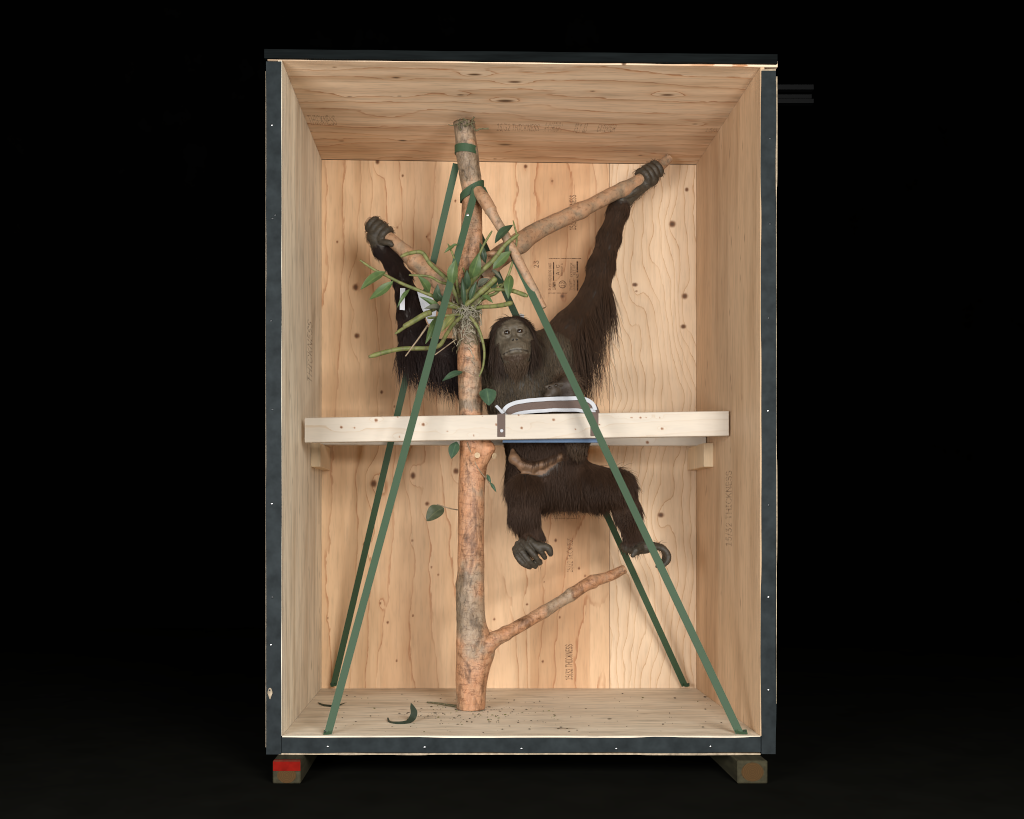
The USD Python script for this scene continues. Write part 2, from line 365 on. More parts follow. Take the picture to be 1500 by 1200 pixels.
k1 = mpp(DEPTH)
XS = (893 - VX) * k1                                # joint between the two back sheets
GAP = 0.0008
zb = ztop(0) - 0.0
KL = [(547, 709, 6.0, 1.2, 2.6), (605, 697, 5.0, 1.2, 2.2), (626, 738, 4, 1.0, 1.2), (521, 422, 5.5, 1.1, 2.0), (523, 493, 5, 1.0, 1.6), (668, 690, 5, 1.1, 1.4), (553, 238, 4, 1.2, 2.0),
      (590, 258, 2.2, 1.2, .5), (582, 334, 2.0, 1.2, .5), (494, 356, 2.0, 1.2, .4), (625, 347, 1.8, 1.2, .4), (667, 294, 2.0, 1.4, .5), (604, 792, 2.2, 1.2, .5), (632, 831, 2.0, 1.2, .5), (642, 842, 2.0, 1.2, .5),
      (568, 912, 2.4, 1.2, .6), (557, 884, 2.2, 1.1, .8), (605, 902, 2.0, 1.2, .5), (581, 968, 2.0, 1.4, .5), (480, 906, 1.6, 1.2, .4), (534, 798, 3.2, 1.2, .9), (559, 575, 2.8, 1.2, .6), (578, 596, 2.0, 1.2, .5),
      (770, 242, 3.6, 1.0, 1.6), (809, 263, 2.0, 1.4, .5), (824, 432, 4.5, 1.0, 1.5), (814, 791, 2.6, 1.3, .6), (848, 832, 2.2, 1.3, .5), (857, 843, 2.0, 1.3, .5), (795, 969, 2.2, 1.3, .6), (820, 904, 2.0, 1.3, .5),
      (772, 885, 2.4, 1.0, .9), (797, 852, 1.6, 1.0, .4), (724, 907, 2.4, 1.2, .8)]
KR = [(985, 324, 6.0, 1.0, 2.0), (930, 414, 5.0, .7, 1.8), (1003, 430, 5.5, 1.0, 2.0), (1006, 273, 3.6, 1.1, 1.2), (1001, 475, 5.2, .8, 2.0), (968, 753, 6.0, .8, 2.4), (932, 424, 2.6, .6, .5)]
x0 = XL + 0.0005
panel('back_panel', 'wide back sheet with dark knots and stencilled grade marks', (x0, DEPTH, 0), (XS - GAP - x0, 0, 0), (0, 0, zb), 'u', M['ply_back'], back_knots(KL, x0), rings=9, warp=8.5, wa=2.0, wb=0.5, step=(0.005, 0.006), seed=3, vtop=lambda x: ztop(x) - 0.002)
panel('back_panel', 'narrow paler back sheet with wavy grain', (XS + GAP, DEPTH, 0), (XR - 0.0005 - XS - GAP, 0, 0), (0, 0, zb), 'u', M['ply_back_pale'], back_knots(KR, XS + GAP), rings=34, warp=11.0, wa=3.2, wb=1.7, step=(0.005, 0.006), seed=8, strips=0.6, vtop=lambda x: ztop(x) - 0.002)


def slits(seed, n, lu, lv, lo=0.02, hi=0.06, su=None):
    r = np.random.default_rng(seed)
    return [(r.uniform(0.02, lu - .02) if su is None else r.choice(su) + r.normal(0, .02), r.uniform(0, lv), 0.0035, r.uniform(3, 8), 0.1) for _ in range(n)]


H_L, H_R = ztop(XL), ztop(XR)
# inward faces: left wall faces +x: U along +y then V up gives n = y x z = +x
panel('left_panel', 'greyed rough left side sheet with dark splits', (XL, 0, 0), (0, DEPTH, 0), (0, 0, H_L - 0.001), 'u', M['ply_left'], slits(5, 46, 1, 2.1, su=[.35, .62, .8, .93, .2, .7]), rings=18, warp=5, wb=.2, step=(0.006, 0.01), seed=12, strips=.25)
panel('right_panel', 'brown fine-grained right side sheet', (XR, DEPTH, 0), (0, -DEPTH, 0), (0, 0, H_R - 0.001), 'u', M['ply_right'], slits(9, 34, 1, 2.1, su=[.2, .45, .6, .75]), rings=26, warp=4, wb=.15, step=(0.006, 0.01), seed=17, strips=.3)
panel('floor_panel', 'worn greyish floor sheet', (XL + .0005, 0.0, 0), (XR - XL - .001, 0, 0), (0, DEPTH - .0005, 0), 'v', M['ply_floor'], [(.9, .12, .008, 6, .2), (.35, .5, .007, 3, .3), (1.2, .4, .006, 5, .2)], rings=16, warp=6, wb=.25, step=(0.01, 0.008), seed=21, strips=.3)


def ceil_knot(px, py, r, st, b):
    z = (CZ + (VY - 93) * S)                        # about the roof height
    k = (z - CZ) / (VY - py)
    Y = k / S * D0 - D0
    return ((px - VX) * k - XL + 0.0, DEPTH - Y, r * k, st, b)


TXR = (1139 - VX) * S
KC = [(580, 116, 4, 2.0, 1.6), (695, 110, 5, 2.6, 1.6), (754, 120, 5, 2.4, 1.4), (740, 148, 7, 2.2, 2.4), (675, 140, 3.5, 2, 1.2), (590, 208, 4, 2.0, 1.2), (740, 212, 5, 2.6, 1.2), (500, 210, 2.6, 2, .8), (978, 136, 5, 2.4, 1.6),
      (914, 93, 3.0, 1.3, .6), (868, 132, 2.6, 2, .8), (725, 233, 3, 1.2, .6), (455, 196, 2.2, 2, .6), (490, 102, 2.6, 2, .7), (1018, 178, 2.6, 2, .7), (938, 225, 2.4, 2, .6), (512, 145, 2.4, 2, .6), (585, 143, 2.4, 2, .6)]
# roof: faces down; U +x, V -y gives n = x x -y = -z
tz = lambda x: ztop(x)
O = np.array([XL - 0.045, DEPTH, tz(XL - 0.045)]); U = np.array([TXR - XL + 0.045, 0, tz(TXR) - tz(XL - 0.045)])
panel('roof_panel', 'roof sheet with long horizontal grain and knots', O, U, (0, -DEPTH, 0), 'v', M['ply_top'], [(a + .045, b, r, st, bu) for a, b, r, st, bu in (ceil_knot(*q) for q in KC)], rings=11, warp=11, wa=2.4, wb=.7, step=(0.007, 0.006), seed=29, strips=.35, thick=0.018)


def rim(name, lo, hi, m, lab=None, wob=0.0015, seed=0, zt=None, axis=2):
    """painted edge board, its long edges a little uneven"""
    b = box(lo, hi); n = 60
    t = np.linspace(0, 1, n)
    lo, hi = np.array(lo, float), np.array(hi, float)
    pts, f = [], []
    for i, s in enumerate(t):
        c = []
        for (a, bb) in ((0, 0), (1, 0), (1, 1), (0, 1)):
            if axis == 2:
                q = np.array([lo[0] if a == 0 else hi[0], lo[1] if bb == 0 else hi[1], lo[2] + s * (hi[2] - lo[2])])
                q[0] += wob * 2 * (noise(np.array([s * 14, a * 5.0, seed])) - .5)
            else:
                q = np.array([lo[0] + s * (hi[0] - lo[0]), lo[1] if bb == 0 else hi[1], lo[2] if a == 0 else hi[2]])
                q[2] += wob * 2 * (noise(np.array([s * 14, a * 5.0, seed])) - .5)
                if zt is not None:
                    q[2] += zt(q[0])
            c.append(q)
        pts += c
    for i in range(n - 1):
        for j in range(4):
            a, b2 = i * 4 + j, i * 4 + (j + 1) % 4
            f += [[a, b2, b2 + 4], [a, b2 + 4, a + 4]]
    f += [[0, 2, 1], [0, 3, 2], [4 * n - 4, 4 * n - 3, 4 * n - 2], [4 * n - 4, 4 * n - 2, 4 * n - 1]]
    mm = trimesh.Trimesh(pts, f, process=False); trimesh.repair.fix_normals(mm)
    return obj(name, mm, m, crate, label=lab)


XLo, XRo = (390 - VX) * S, (1137 - VX) * S
zbot = -(1105 - 1078) * S
# side frames behind the panels, painted at their front ends
rim('edge_board', (XLo, -0.002, zbot), (XL - 0.0018, 0.9, H_L - .004), M['dark_paint'], 'dark painted left edge of the opening', seed=1)
rim('edge_board', (XR + 0.0015, -0.002, zbot + .001), (XRo - .001, 0.9, H_R - .013), M['dark_paint'], 'dark painted right edge of the opening', seed=2)
rim('edge_board', (XL, -0.003, zbot + .0055), (XR, 0.05, -0.0045), M['dark_paint'], 'dark painted sill of the opening', seed=3, axis=0, wob=.0022)
rim('bottom_sheet', (XL - .01, 0.0, zbot - 0.002), (XR, 1.0, zbot + .0035), M['raw_edge'], seed=4, axis=0, wob=.001)
rim('outer_sheet', (XRo - .0005, 0.001, 0.1), (XRo + .003, 1.0, H_R - .03), M['raw_edge'], seed=5, wob=.0015)
obj('edge_cap', box((XR + .004, -.001, H_R - .0125), (XRo - .001, .6, H_R - .008)), M['raw_edge'], crate)
zr = (lambda x: ztop(x) + 0.0185)
rim('roof_timber', (XLo - .004, -0.014, 0), (TXR - .004, -0.0015, 0.028), M['top_paint'], 'dark painted timber along the front of the roof', seed=6, axis=0, zt=lambda x: ztop(x) + 0.001 + 0.005 * (x - XL) / (XR - XL), wob=.001)
obj('back_sheet', box((XLo, DEPTH + .0135, zbot), (XRo, DEPTH + .03, ztop(XR) - .02)), M['raw_edge'], crate)
obj('side_sheet', box((XLo - .004, .01, zbot + .02), (XLo - .0015, 1.0, H_L - .03)), M['raw_edge'], crate)
# screws in the painted edges
def screw(px, py, bright=True, r=0.0042):
    c = P(px, py, -0.003); m = trimesh.creation.icosphere(2, r * .9); m.vertices[:, 1] *= 0.45; m.apply_translation(c)
    obj('screw', m, M['screw'] if bright else M['screw_dark'], crate, smooth=True)


for px, py, b in [(398, 183, 1), (399, 320, 0), (403, 315, 0), (397, 470, 0), (399, 600, 0), (398, 738, 1), (399, 875, 0), (397, 945, 1), (1128, 203, 0), (1128, 328, 0), (1126, 466, 0), (1125, 602, 1), (1126, 740, 0), (1126, 875, 1), (1126, 1011, 1),
                  (480, 1094, 1), (622, 1095, 1), (764, 1097, 1), (903, 1097, 1), (1041, 1094, 1), (1040, 1022, 0)]:
    if (px, py) != (1040, 1022):
        screw(px, py, b)
# chipped bare patch in the paint at the lower left with its screw
chip = trimesh.creation.cylinder(radius=1, height=0.0008, sections=14); chip.apply_transform(trimesh.transformations.rotation_matrix(math.pi / 2, [1, 0, 0]))
chip.vertices *= [0.0075, 1, 0.018]; chip.vertices[:, 0] *= np.where(chip.vertices[:, 2] < 0, .6, 1); chip.apply_translation(P(395.5, 1016, -0.0036)); obj('paint_chip', chip, M['raw_edge'], crate)
screw(395, 1011, False, .0042)

# skids with their end grain
def skid(px0, px1, red):
    Y = -0.082
    a, b = P(px0, 1146.5, Y), P(px1, 1112.5, Y)
    tb = zbot - 0.003
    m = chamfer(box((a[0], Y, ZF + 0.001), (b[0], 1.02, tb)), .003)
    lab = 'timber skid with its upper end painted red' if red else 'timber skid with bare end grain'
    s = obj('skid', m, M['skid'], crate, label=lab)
    c = P((px0 + px1) / 2, 1133 if not red else 1136, Y)
    d = trimesh.creation.cylinder(radius=1, height=0.0016, sections=28)
    d.apply_transform(trimesh.transformations.rotation_matrix(math.pi / 2, [1, 0, 0]))
    hgt = (0.024 if red else 0.029)
    d.vertices *= [0.034 if not red else .029, 1, hgt]
    ps = obj('end_grain', d, M['endgrain'], s)
    UsdGeom.Xformable(stage.GetPrimAtPath(ps.GetPath())).AddTranslateOp().Set(Gf.Vec3d(float(c[0]), Y - .0006, ZF + .037 if not red else ZF + .027))
    if red:
        obj('red_paint_band', box((a[0] + .001, Y - .0018, tb - .031), (b[0] - .001, Y + .002, tb - .002)), M['red_paint'], s)
        obj('red_paint_band', box((a[0] + .002, Y + .003, tb - .001), (b[0] - .002, Y + .015, tb + .0006)), M['red_paint'], s)


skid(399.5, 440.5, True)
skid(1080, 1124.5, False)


# stencilled grade stamps: thin ink on the sheets
def stencil(text, px, py0, py1, capw, m, bold=False, parent=crate, lab=None):
    """reads upwards on the back wall: from photo row py1 (start) to py0 (end); capw = letter height in photo pixels, px = the letters' foot"""
    t = meshkit.text_mesh(text, 1.0, 0.02, bold)
    v = np.array(t.vertices); v[:, 0] -= v[:, 0].min()
    v[:, 0] /= v[:, 0].max(); v[:, 1] /= 1.04
    a = P(px, py1, DEPTH); L = (py1 - py0) * k1; h = capw * k1
    w = np.stack([a[0] - v[:, 1] * h, DEPTH - 0.0006 - v[:, 2] * 0.01, a[2] + v[:, 0] * L], 1)
    return obj('stencil', (w, t.faces), m, parent)


def bar(px0, py0, px1, py1, m):
    a, b = P(px0, py1, DEPTH), P(px1, py0, DEPTH)
    obj('stencil', box((a[0], DEPTH - .0008, a[2]), (b[0], DEPTH - .0005, b[2])), m, crate)


I, IF = M['ink'], M['ink_faint']
stencil('15/32 THICKNESS', 844, 286, 337, 10, I)
stencil('15/32 THICKNESS', 838.5, 944, 996, 10.5, I)
stencil('15/32 THICKNESS', 839, 788, 838, 9, IF)
stencil('23', 789, 382, 392.5, 7.5, I)
stencil('PLYWOOD BLDG UNIT', 807.5, 385, 425, 4, I)
bar(810, 384, 811.7, 412, I)
bar(809.5, 413.5, 814, 424.5, IF)
stencil('A-C', 819.5, 388, 403, 5.2, I)
stencil('GROUP 1', 824.5, 386, 404.5, 3.0, I)
stencil('12', 827, 413.5, 420, 6.0, I)
an = trimesh.creation.annulus(4.7 * k1, 5.6 * k1, 0.0004, sections=32)
an.apply_transform(trimesh.transformations.rotation_matrix(math.pi / 2, [1, 0, 0])); an.apply_translation(P(824, 416.8, DEPTH) - [0, .0007, 0]); obj('stencil', an, I, crate)
stencil('EXTERIOR', 838.5, 385, 406, 3.2, I)
stencil('000', 838.5, 413, 425, 2.6, IF)
stencil('PS 1-83', 843, 388, 403, 3.2, I)
stencil('STANDARD', 842.5, 408, 425.5, 3.0, IF)
stencil('BONDED', 836, 408, 425.5, 2.6, IF)
bar(844.6, 383, 846.8, 399, I)
stencil('42', 847.5, 402, 407.5, 4.0, I)
bar(845, 410, 847, 426, I)
bar(804, 378.2, 851, 379.4, IF)
bar(803, 429, 832, 430, IF)
stencil('A-C GROUP 1', 824, 735, 753, 5, IF)
bar(808, 758.8, 846, 759.8, IF)


def roof_stencil(text, px0, px1, py0, py1, m):
    t = meshkit.text_mesh(text, 1.0, 0.02)
    v = np.array(t.vertices); v[:, 0] -= v[:, 0].min(); v[:, 0] /= v[:, 0].max(); v[:, 1] /= 1.04
    z = ztop(0.2) ; k = lambda py: (z - CZ) / (VY - py)
    ka, kb = k(py0), k(py1)
    y_far, y_near = kb / S * D0 - D0, ka / S * D0 - D0
    km = (ka + kb) / 2
    xw = (px0 - VX) * km + v[:, 0] * (px1 - px0) * km
    yw = y_far + v[:, 1] * (y_near - y_far)      # text top towards the front
    zw = np.array([ztop(q) for q in xw]) - 0.0006 - v[:, 2] * 0.01
    obj('stencil', trimesh.Trimesh(np.stack([xw, yw, zw], 1), t.faces[:, ::-1], process=False), m, crate)


roof_stencil('15/32 THICKNESS', 728, 790, 181, 192, M['ink_trace'])
roof_stencil('A-C GROUP 1', 798, 824, 178, 192, M['ink_trace'])
roof_stencil('PS 1-83', 842, 860, 179, 193, M['ink_trace'])
roof_stencil('EXTERIOR', 876, 902, 180, 191, M['ink_trace'])
roof_stencil('15/32', 1034, 1056, 184, 189, M['ink_trace'])
roof_stencil('THICKNESS', 452, 492, 172, 187, M['ink_trace'])


def side_stencil(text, right, py0, py1, px0, px1, m):
    """reads upwards on a side wall between photo columns px0 (deeper side) and px1"""
    t = meshkit.text_mesh(text, 1.0, 0.02)
    v = np.array(t.vertices); v[:, 0] -= v[:, 0].min(); v[:, 0] /= v[:, 0].max(); v[:, 1] /= 1.04
    X = XR if right else XL
    dep = lambda px: X / ((px - VX) * S) * D0 - D0
    y0, y1 = (dep(px1), dep(px0)) if right else (dep(px0), dep(px1)); km = X / ((px0 + px1) / 2 - VX)
    z = CZ - (py1 - VY) * km + v[:, 0] * (py1 - py0) * km
    sgn = -1 if right else 1
    yw = (y0 + (y1 - y0) * v[:, 1]) 
    xw = X + sgn * (0.0006 + v[:, 2] * .01)
    obj('stencil', trimesh.Trimesh(np.stack([xw, yw, z], 1), t.faces, process=False), m, crate)


side_stencil('15/32 THICKNESS', True, 690, 800, 1063, 1072, M['ink_trace'])
side_stencil('THICKNESS', False, 470, 560, 457, 450, M['ink_trace'])

# cleats that carry the rear brace
def cleat(pxo, sgn):
    X = XL if sgn > 0 else XR
    y0 = 0.68
    zt = P(0, 651, 0.76)[2] ; zl = zt - 0.089
    m = chamfer(box((min(X, X + sgn * .036), y0, zl), (max(X, X + sgn * .036), DEPTH - .001, zt)), .0015)
    obj('cleat', m, M['cleat'], crate)


cleat(455, 1); cleat(1043, -1)
#@@BODY
# ------------------------------------------------------------------ cross beams
M['bark'] = mat('peeling_bark', {
    'g': ('geometry', {}), 'mp': ('mapping', {'scale': (17, 17, 7)}),
    'n': ('noise_texture', {'scale': 1.0, 'detail': 7, 'roughness': 0.66, 'distortion': 0.9}),
    'm2p': ('mapping', {'scale': (70, 70, 30)}), 'n2': ('noise_texture', {'scale': 1.0, 'detail': 6, 'roughness': 0.72, 'distortion': 1.0}),
    'mc': ('mapping', {'scale': (9, 9, 42)}), 'nc': ('noise_texture', {'scale': 1.0, 'detail': 4, 'roughness': 0.6, 'distortion': 0.3}),
    'cr': ('rgb_ramp', {'ramp': [(0.478, (1, 1, 1)), (0.497, (0.42, 0.34, 0.28)), (0.503, (0.42, 0.34, 0.28)), (0.52, (1, 1, 1))]}),
    'n4': ('noise_texture', {'scale': 5.0, 'detail': 5, 'roughness': 0.6}),
    'gr': ('rgb_ramp', {'ramp': [(0.36, (0.45, 0.22, 0.11)), (0.48, (0.45, 0.25, 0.14)), (0.56, (0.33, 0.235, 0.155)), (0.70, (0.36, 0.285, 0.205))]}),
    'r': ('rgb_ramp', {'ramp': [(0.30, (0.28, 0.24, 0.20)), (0.40, (0.60, 0.56, 0.52)), (0.47, (1.0, 0.98, 0.96)), (0.60, (1.05, 0.98, 0.94)), (0.72, (0.86, 0.68, 0.58))]}),
    'r2': ('rgb_ramp', {'ramp': [(0.30, (0.34, 0.30, 0.26)), (0.43, (0.84, 0.82, 0.79)), (0.55, (1.0, 1.0, 1.0)), (0.72, (1.2, 1.16, 1.12))]}),
    'm': ('mix', {'mix_type': 'multiply', 'fac': 1.0}), 'ma': ('mix', {'mix_type': 'multiply', 'fac': 1.0}), 'mb': ('mix', {'mix_type': 'multiply', 'fac': 0.75}),
    'dk': ('attribute', {'attribute': 'rough'}),
    'm2': ('mix', {'mix_type': 'mix'}), 'dc': ('rgb_ramp', {'ramp': [(0.35, (0.055, 0.042, 0.027)), (0.5, (0.17, 0.12, 0.075)), (0.7, (0.28, 0.215, 0.15))]}),
    'da': ('math', {'math_type': 'multiply_add', 'value2': 1.7, 'value3': -0.95}), 'db': ('math', {'math_type': 'add', 'use_clamp': True}),
    'ds': ('map_range', {'range_type': 'smoothstep', 'from_min': 0.34, 'from_max': 0.62, 'to_min': 0.0, 'to_max': 0.9}),
    'b': ('bump', {'strength': 0.8, 'distance': 0.005}),
    'p': ('principled_bsdf', {'roughness': 0.42, 'specular_ior_level': 0.45})},
    [('g.position', 'mp.vector'), ('mp.vector', 'n.vector'), ('g.position', 'm2p.vector'), ('m2p.vector', 'n2.vector'), ('g.position', 'mc.vector'), ('mc.vector', 'nc.vector'), ('nc.fac', 'cr.fac'), ('g.position', 'n4.vector'), ('n4.fac', 'gr.fac'),
     ('n.fac', 'r.fac'), ('n2.fac', 'r2.fac'), ('gr.color', 'ma.color1'), ('r.color', 'ma.color2'), ('ma.color', 'm.color1'), ('r2.color', 'm.color2'), ('m.color', 'mb.color1'), ('cr.color', 'mb.color2'),
     ('n.fac', 'da.value1'), ('da.value', 'db.value1'), ('dk.fac', 'db.value2'), ('db.value', 'ds.value'), ('ds.result', 'm2.fac'), ('mb.color', 'm2.color1'), ('n2.fac', 'dc.fac'), ('dc.color', 'm2.color2'),
     ('m2.color', 'p.base_color'), ('n2.fac', 'b.height'), ('b.normal', 'p.normal')])
M['bark_branch'] = mat('branch_bark', {
    'g': ('geometry', {}), 'n': ('noise_texture', {'scale': 16, 'detail': 6, 'roughness': 0.6, 'distortion': 0.5}),
    'n2': ('noise_texture', {'scale': 70, 'detail': 5, 'roughness': 0.7, 'distortion': 0.6}),
    'r': ('rgb_ramp', {'ramp': [(0.28, (0.20, 0.15, 0.10)), (0.40, (0.30, 0.205, 0.13)), (0.52, (0.40, 0.235, 0.135)), (0.7, (0.34, 0.18, 0.095))]}),
    'r2': ('rgb_ramp', {'ramp': [(0.30, (0.35, 0.33, 0.30)), (0.45, (0.9, 0.9, 0.9)), (0.7, (1.1, 1.1, 1.1))]}),
    'm': ('mix', {'mix_type': 'multiply', 'fac': 1.0}), 'b': ('bump', {'strength': 0.5, 'distance': 0.003}),
    'p': ('principled_bsdf', {'roughness': 0.5, 'specular_ior_level': 0.4})},
    [('g.position', 'n.vector'), ('g.position', 'n2.vector'), ('n.fac', 'r.fac'), ('n2.fac', 'r2.fac'), ('r.color', 'm.color1'), ('r2.color', 'm.color2'), ('m.color', 'p.base_color'), ('n2.fac', 'b.height'), ('b.normal', 'p.normal')])
M['cut_wood'] = plain('cut_wood', (0.50, 0.36, 0.22), 0.7, 0.25, 60, 0.2)


def timber(name, lab, cat, a, b, hgt, thk, knots, seed, shade=M['pine']):
    """sawn beam from point a to b (front lower edges), its front a fine grid with knots, a few mm rounded at the edges"""
    t = thing(name, lab, cat, a)
    a, b = np.array(a, float), np.array(b, float)
    L = np.linalg.norm(b - a); nu, n_arc = int(L / .006), 4
    r = .004
    prof, n = [], 0
    for cy, cz, a0 in ((r, r, 180), (thk - r, r, 270), (thk - r, hgt - r, 0), (r, hgt - r, 90)):
        for k in range(n_arc + 1):
            th = math.radians(a0 + 90 * k / n_arc); prof.append((cy + r * math.cos(th), cz + r * math.sin(th)))
    # extra rows across the front so the knots have vertices
    front = [(0.0, z) for z in np.linspace(hgt - r, r, 18)[1:-1]]
    prof = np.array(prof + front)
    m = len(prof); s = np.linspace(0, 1, nu + 1)
    pts = a + s[:, None, None] * (b - a) + np.stack([np.zeros(m), prof[:, 0], prof[:, 1]], -1)[None]
    i, j = np.meshgrid(np.arange(nu), np.arange(m), indexing='ij')
    q = np.stack([i * m + j, (i + 1) * m + j, (i + 1) * m + (j + 1) % m, i * m + (j + 1) % m], -1).reshape(-1, 4)
    f = np.vstack([q[:, [0, 2, 1]], q[:, [0, 3, 2]]])
    v = pts.reshape(-1, 3); k = len(v)
    v = np.vstack([v, a + [0, thk / 2, hgt / 2], b + [0, thk / 2, hgt / 2]])
    jj = np.arange(m)
    f = np.vstack([f, np.stack([np.full(m, k), jj, (jj + 1) % m], 1), np.stack([np.full(m, k + 1), nu * m + (jj + 1) % m, nu * m + jj], 1)])
    u, h = (v[:, 0] - a[0]), prof[:, 1]
    h = np.concatenate([np.tile(h, nu + 1), [hgt / 2, hgt / 2]]); y = np.concatenate([np.tile(prof[:, 0], nu + 1), [thk / 2] * 2])
    ring = h * 22 + y * 15 + 5 * fbm(np.stack([h * 5, u * 0.7, y * 6 + seed], -1), 3, seed)
    kn = np.zeros(len(v))
    for (ku, kz, kr) in knots:
        d = ((u - ku) / kr) ** 2 + ((h - kz) / kr) ** 2
        kn = np.maximum(kn, np.exp(-d * .9) * (y < .003)); ring = ring + .9 * np.exp(-(((u - ku) / (kr * 5)) ** 2 + ((h - kz) / (kr * 2.2)) ** 2))
    mesh = trimesh.Trimesh(v, f, process=False)
    if mesh.volume < 0: mesh.invert()
    pr = obj('board', mesh, shade, t, smooth=False, prim={'ring': ring, 'knot': kn, 'tone': np.full(len(v), .55), 'vis': np.ones(len(v))})
    return t


YB = 0.40                                            # front face of the front beam
A, B = P(446.5, 648.5, YB), P(1067.5, 638.5, YB)
BH = 36.5 * mpp(YB)
kk = []
for px, py, r in [(500, 626, 2.6), (551, 616, 3.2), (519, 627, 1.8), (582, 611, 1.6), (585, 640, 1.8), (620, 622, 3.0), (655, 632, 1.8), (760, 608, 2.2), (764, 627, 2.6), (811, 615, 2.6), (843, 629, 1.4), (694, 638, 1.6), (706, 610, 1.2), (727, 622, 2.2), (925, 612, 2.0), (938, 612, 2.2), (947, 612, 1.4), (970, 628, 2.4), (966, 612, 1.5), (878, 622, 1.5), (905, 611, 1.3)]:
    c = P(px, py, YB); f_ = (c[0] - A[0]) / (B[0] - A[0]); kk.append((c[0] - A[0], c[2] - (A[2] + f_ * (B[2] - A[2])), r * mpp(YB)))
beam = timber('cross_beam', 'pale pine beam with small knots spanning the crate in front of the orangutan', 'beam', A, B, BH, 0.038, kk, 4)
zt_c = P(0, 651, 0.76)[2] + .0008
rear = timber('rear_brace', 'shaded timber brace behind the tree trunk, resting on two cleats', 'brace', (XL + .003, 0.80, zt_c), (XR - .003, 0.80, zt_c - .004), .089, .038, [(.62, .02, .008), (1.27, .012, .008)], 9)

# ------------------------------------------------------------------ tree trunk and branches
tree = thing('tree_trunk', 'cut tree trunk with peeling orange bark and sawn branches standing in the crate', 'tree trunk', P(690, 1040, .5))
TK = [(690, 1043, .500, 20.5), (690, 1020, .500, 21.5), (690.5, 985, .50, 23), (690, 950, .50, 22.5), (689.5, 915, .50, 20.5), (689, 880, .50, 20), (690, 830, .5, 19.3), (690, 780, .5, 19.0), (690.5, 730, .5, 19.5), (692, 690, .5, 19.5), (692.5, 660, .5, 19.5),
      (690, 630, .5, 17.5), (688.5, 590, .5, 17.2), (688, 550, .5, 17), (686.5, 500, .5, 17.5), (684, 465, .5, 19), (684, 430, .5, 19), (688, 390, .5, 17), (691, 350, .5, 15.5), (691, 310, .5, 15), (691.5, 280, .497, 15), (688.5, 255, .494, 15.5), (684.5, 230, .49, 15.5), (682, 205, .487, 15), (680.5, 180, .484, 15)]
tp = catmull([P(a, b, c) for a, b, c, d in TK], 12); tr_ = np.interp(np.linspace(0, len(TK) - 1, len(tp)), range(len(TK)), [d * mpp(c) for a, b, c, d in TK])
tp[0][2] = tp[:, 2].min(); tp[:, 2] = np.maximum(tp[:, 2], .002)


def bark(mesh, amp, freq, seed, rough_at=None, stretch=(1, 1, .5)):
    v = np.array(mesh.vertices); n = np.array(mesh.vertex_normals)
    f1 = fbm(v * np.array(stretch) * freq, 5, seed) - .5
    flake = np.maximum(0, fbm(v * np.array([1, 1, .6]) * freq * 1.7, 4, seed + 7) - .52) * 1.4
    w = 1.0 if rough_at is None else (0.5 + rough_at(v))
    mesh.vertices = v + n * (amp * (f1 * 1.6 + flake) * w)[:, None] if np.ndim(w) else v + n * (amp * (f1 * 1.6 + flake))[:, None]
    return mesh


def trunk_rough(v):
    """1 where the outer bark still clings: the top, the plant's seat, a ring by the beam, the left of the base"""
    py = VY - (v[:, 2] - CZ) / mpp(.5); px = VX + v[:, 0] / mpp(.5)
    g = lambda c, s: np.exp(-((py - c) / s) ** 2)
    return np.clip(1.0 * g(240, 34) + 1.0 * g(180, 18) + 1.0 * g(445, 45) + .75 * g(595, 14) + .45 * g(500, 20) + .55 * g(880, 50) / (1 + np.exp((px - 686) / 4)) + .35 * g(840, 30) + .4 * g(915, 30) / (1 + np.exp((px - 682) / 3)) + .4 * g(360, 30), 0, 1)


tm = tube(tp, tr_, 72)
v = np.array(tm.vertices)
# the swelling where the lower branch leaves, the sawn knob by the beam and a fold of the base
def bulge(v, c, dirn, r, h):
    d = np.linalg.norm((v - c) / r, axis=1)
    return v + np.exp(-d ** 2)[:, None] * h * np.array(dirn)


v = bulge(v, P(712, 950, .5), (1, .15, .0), (.05, .06, .075), .030)
v = bulge(v, P(711, 660, .49), (1, -.25, .25), (.030, .045, .042), .034)
v = bulge(v, P(694, 668, .45), (.1, -1, 0), (.02, .03, .022), .012)
v = bulge(v, P(705, 1010, .46), (.3, -.6, 0), (.016, .05, .09), .008)
v = bulge(v, P(700, 340, .47), (.3, -.6, 0), (.02, .05, .09), .006)
tm.vertices = v
bark(tm, .0075, 20, 3, trunk_rough)
v = np.array(tm.vertices); v[:, 2] = np.maximum(v[:, 2], .0012); tm.vertices = v
obj('trunk', tm, M['bark'], tree, smooth=True, prim={'rough': trunk_rough(np.array(tm.vertices))})


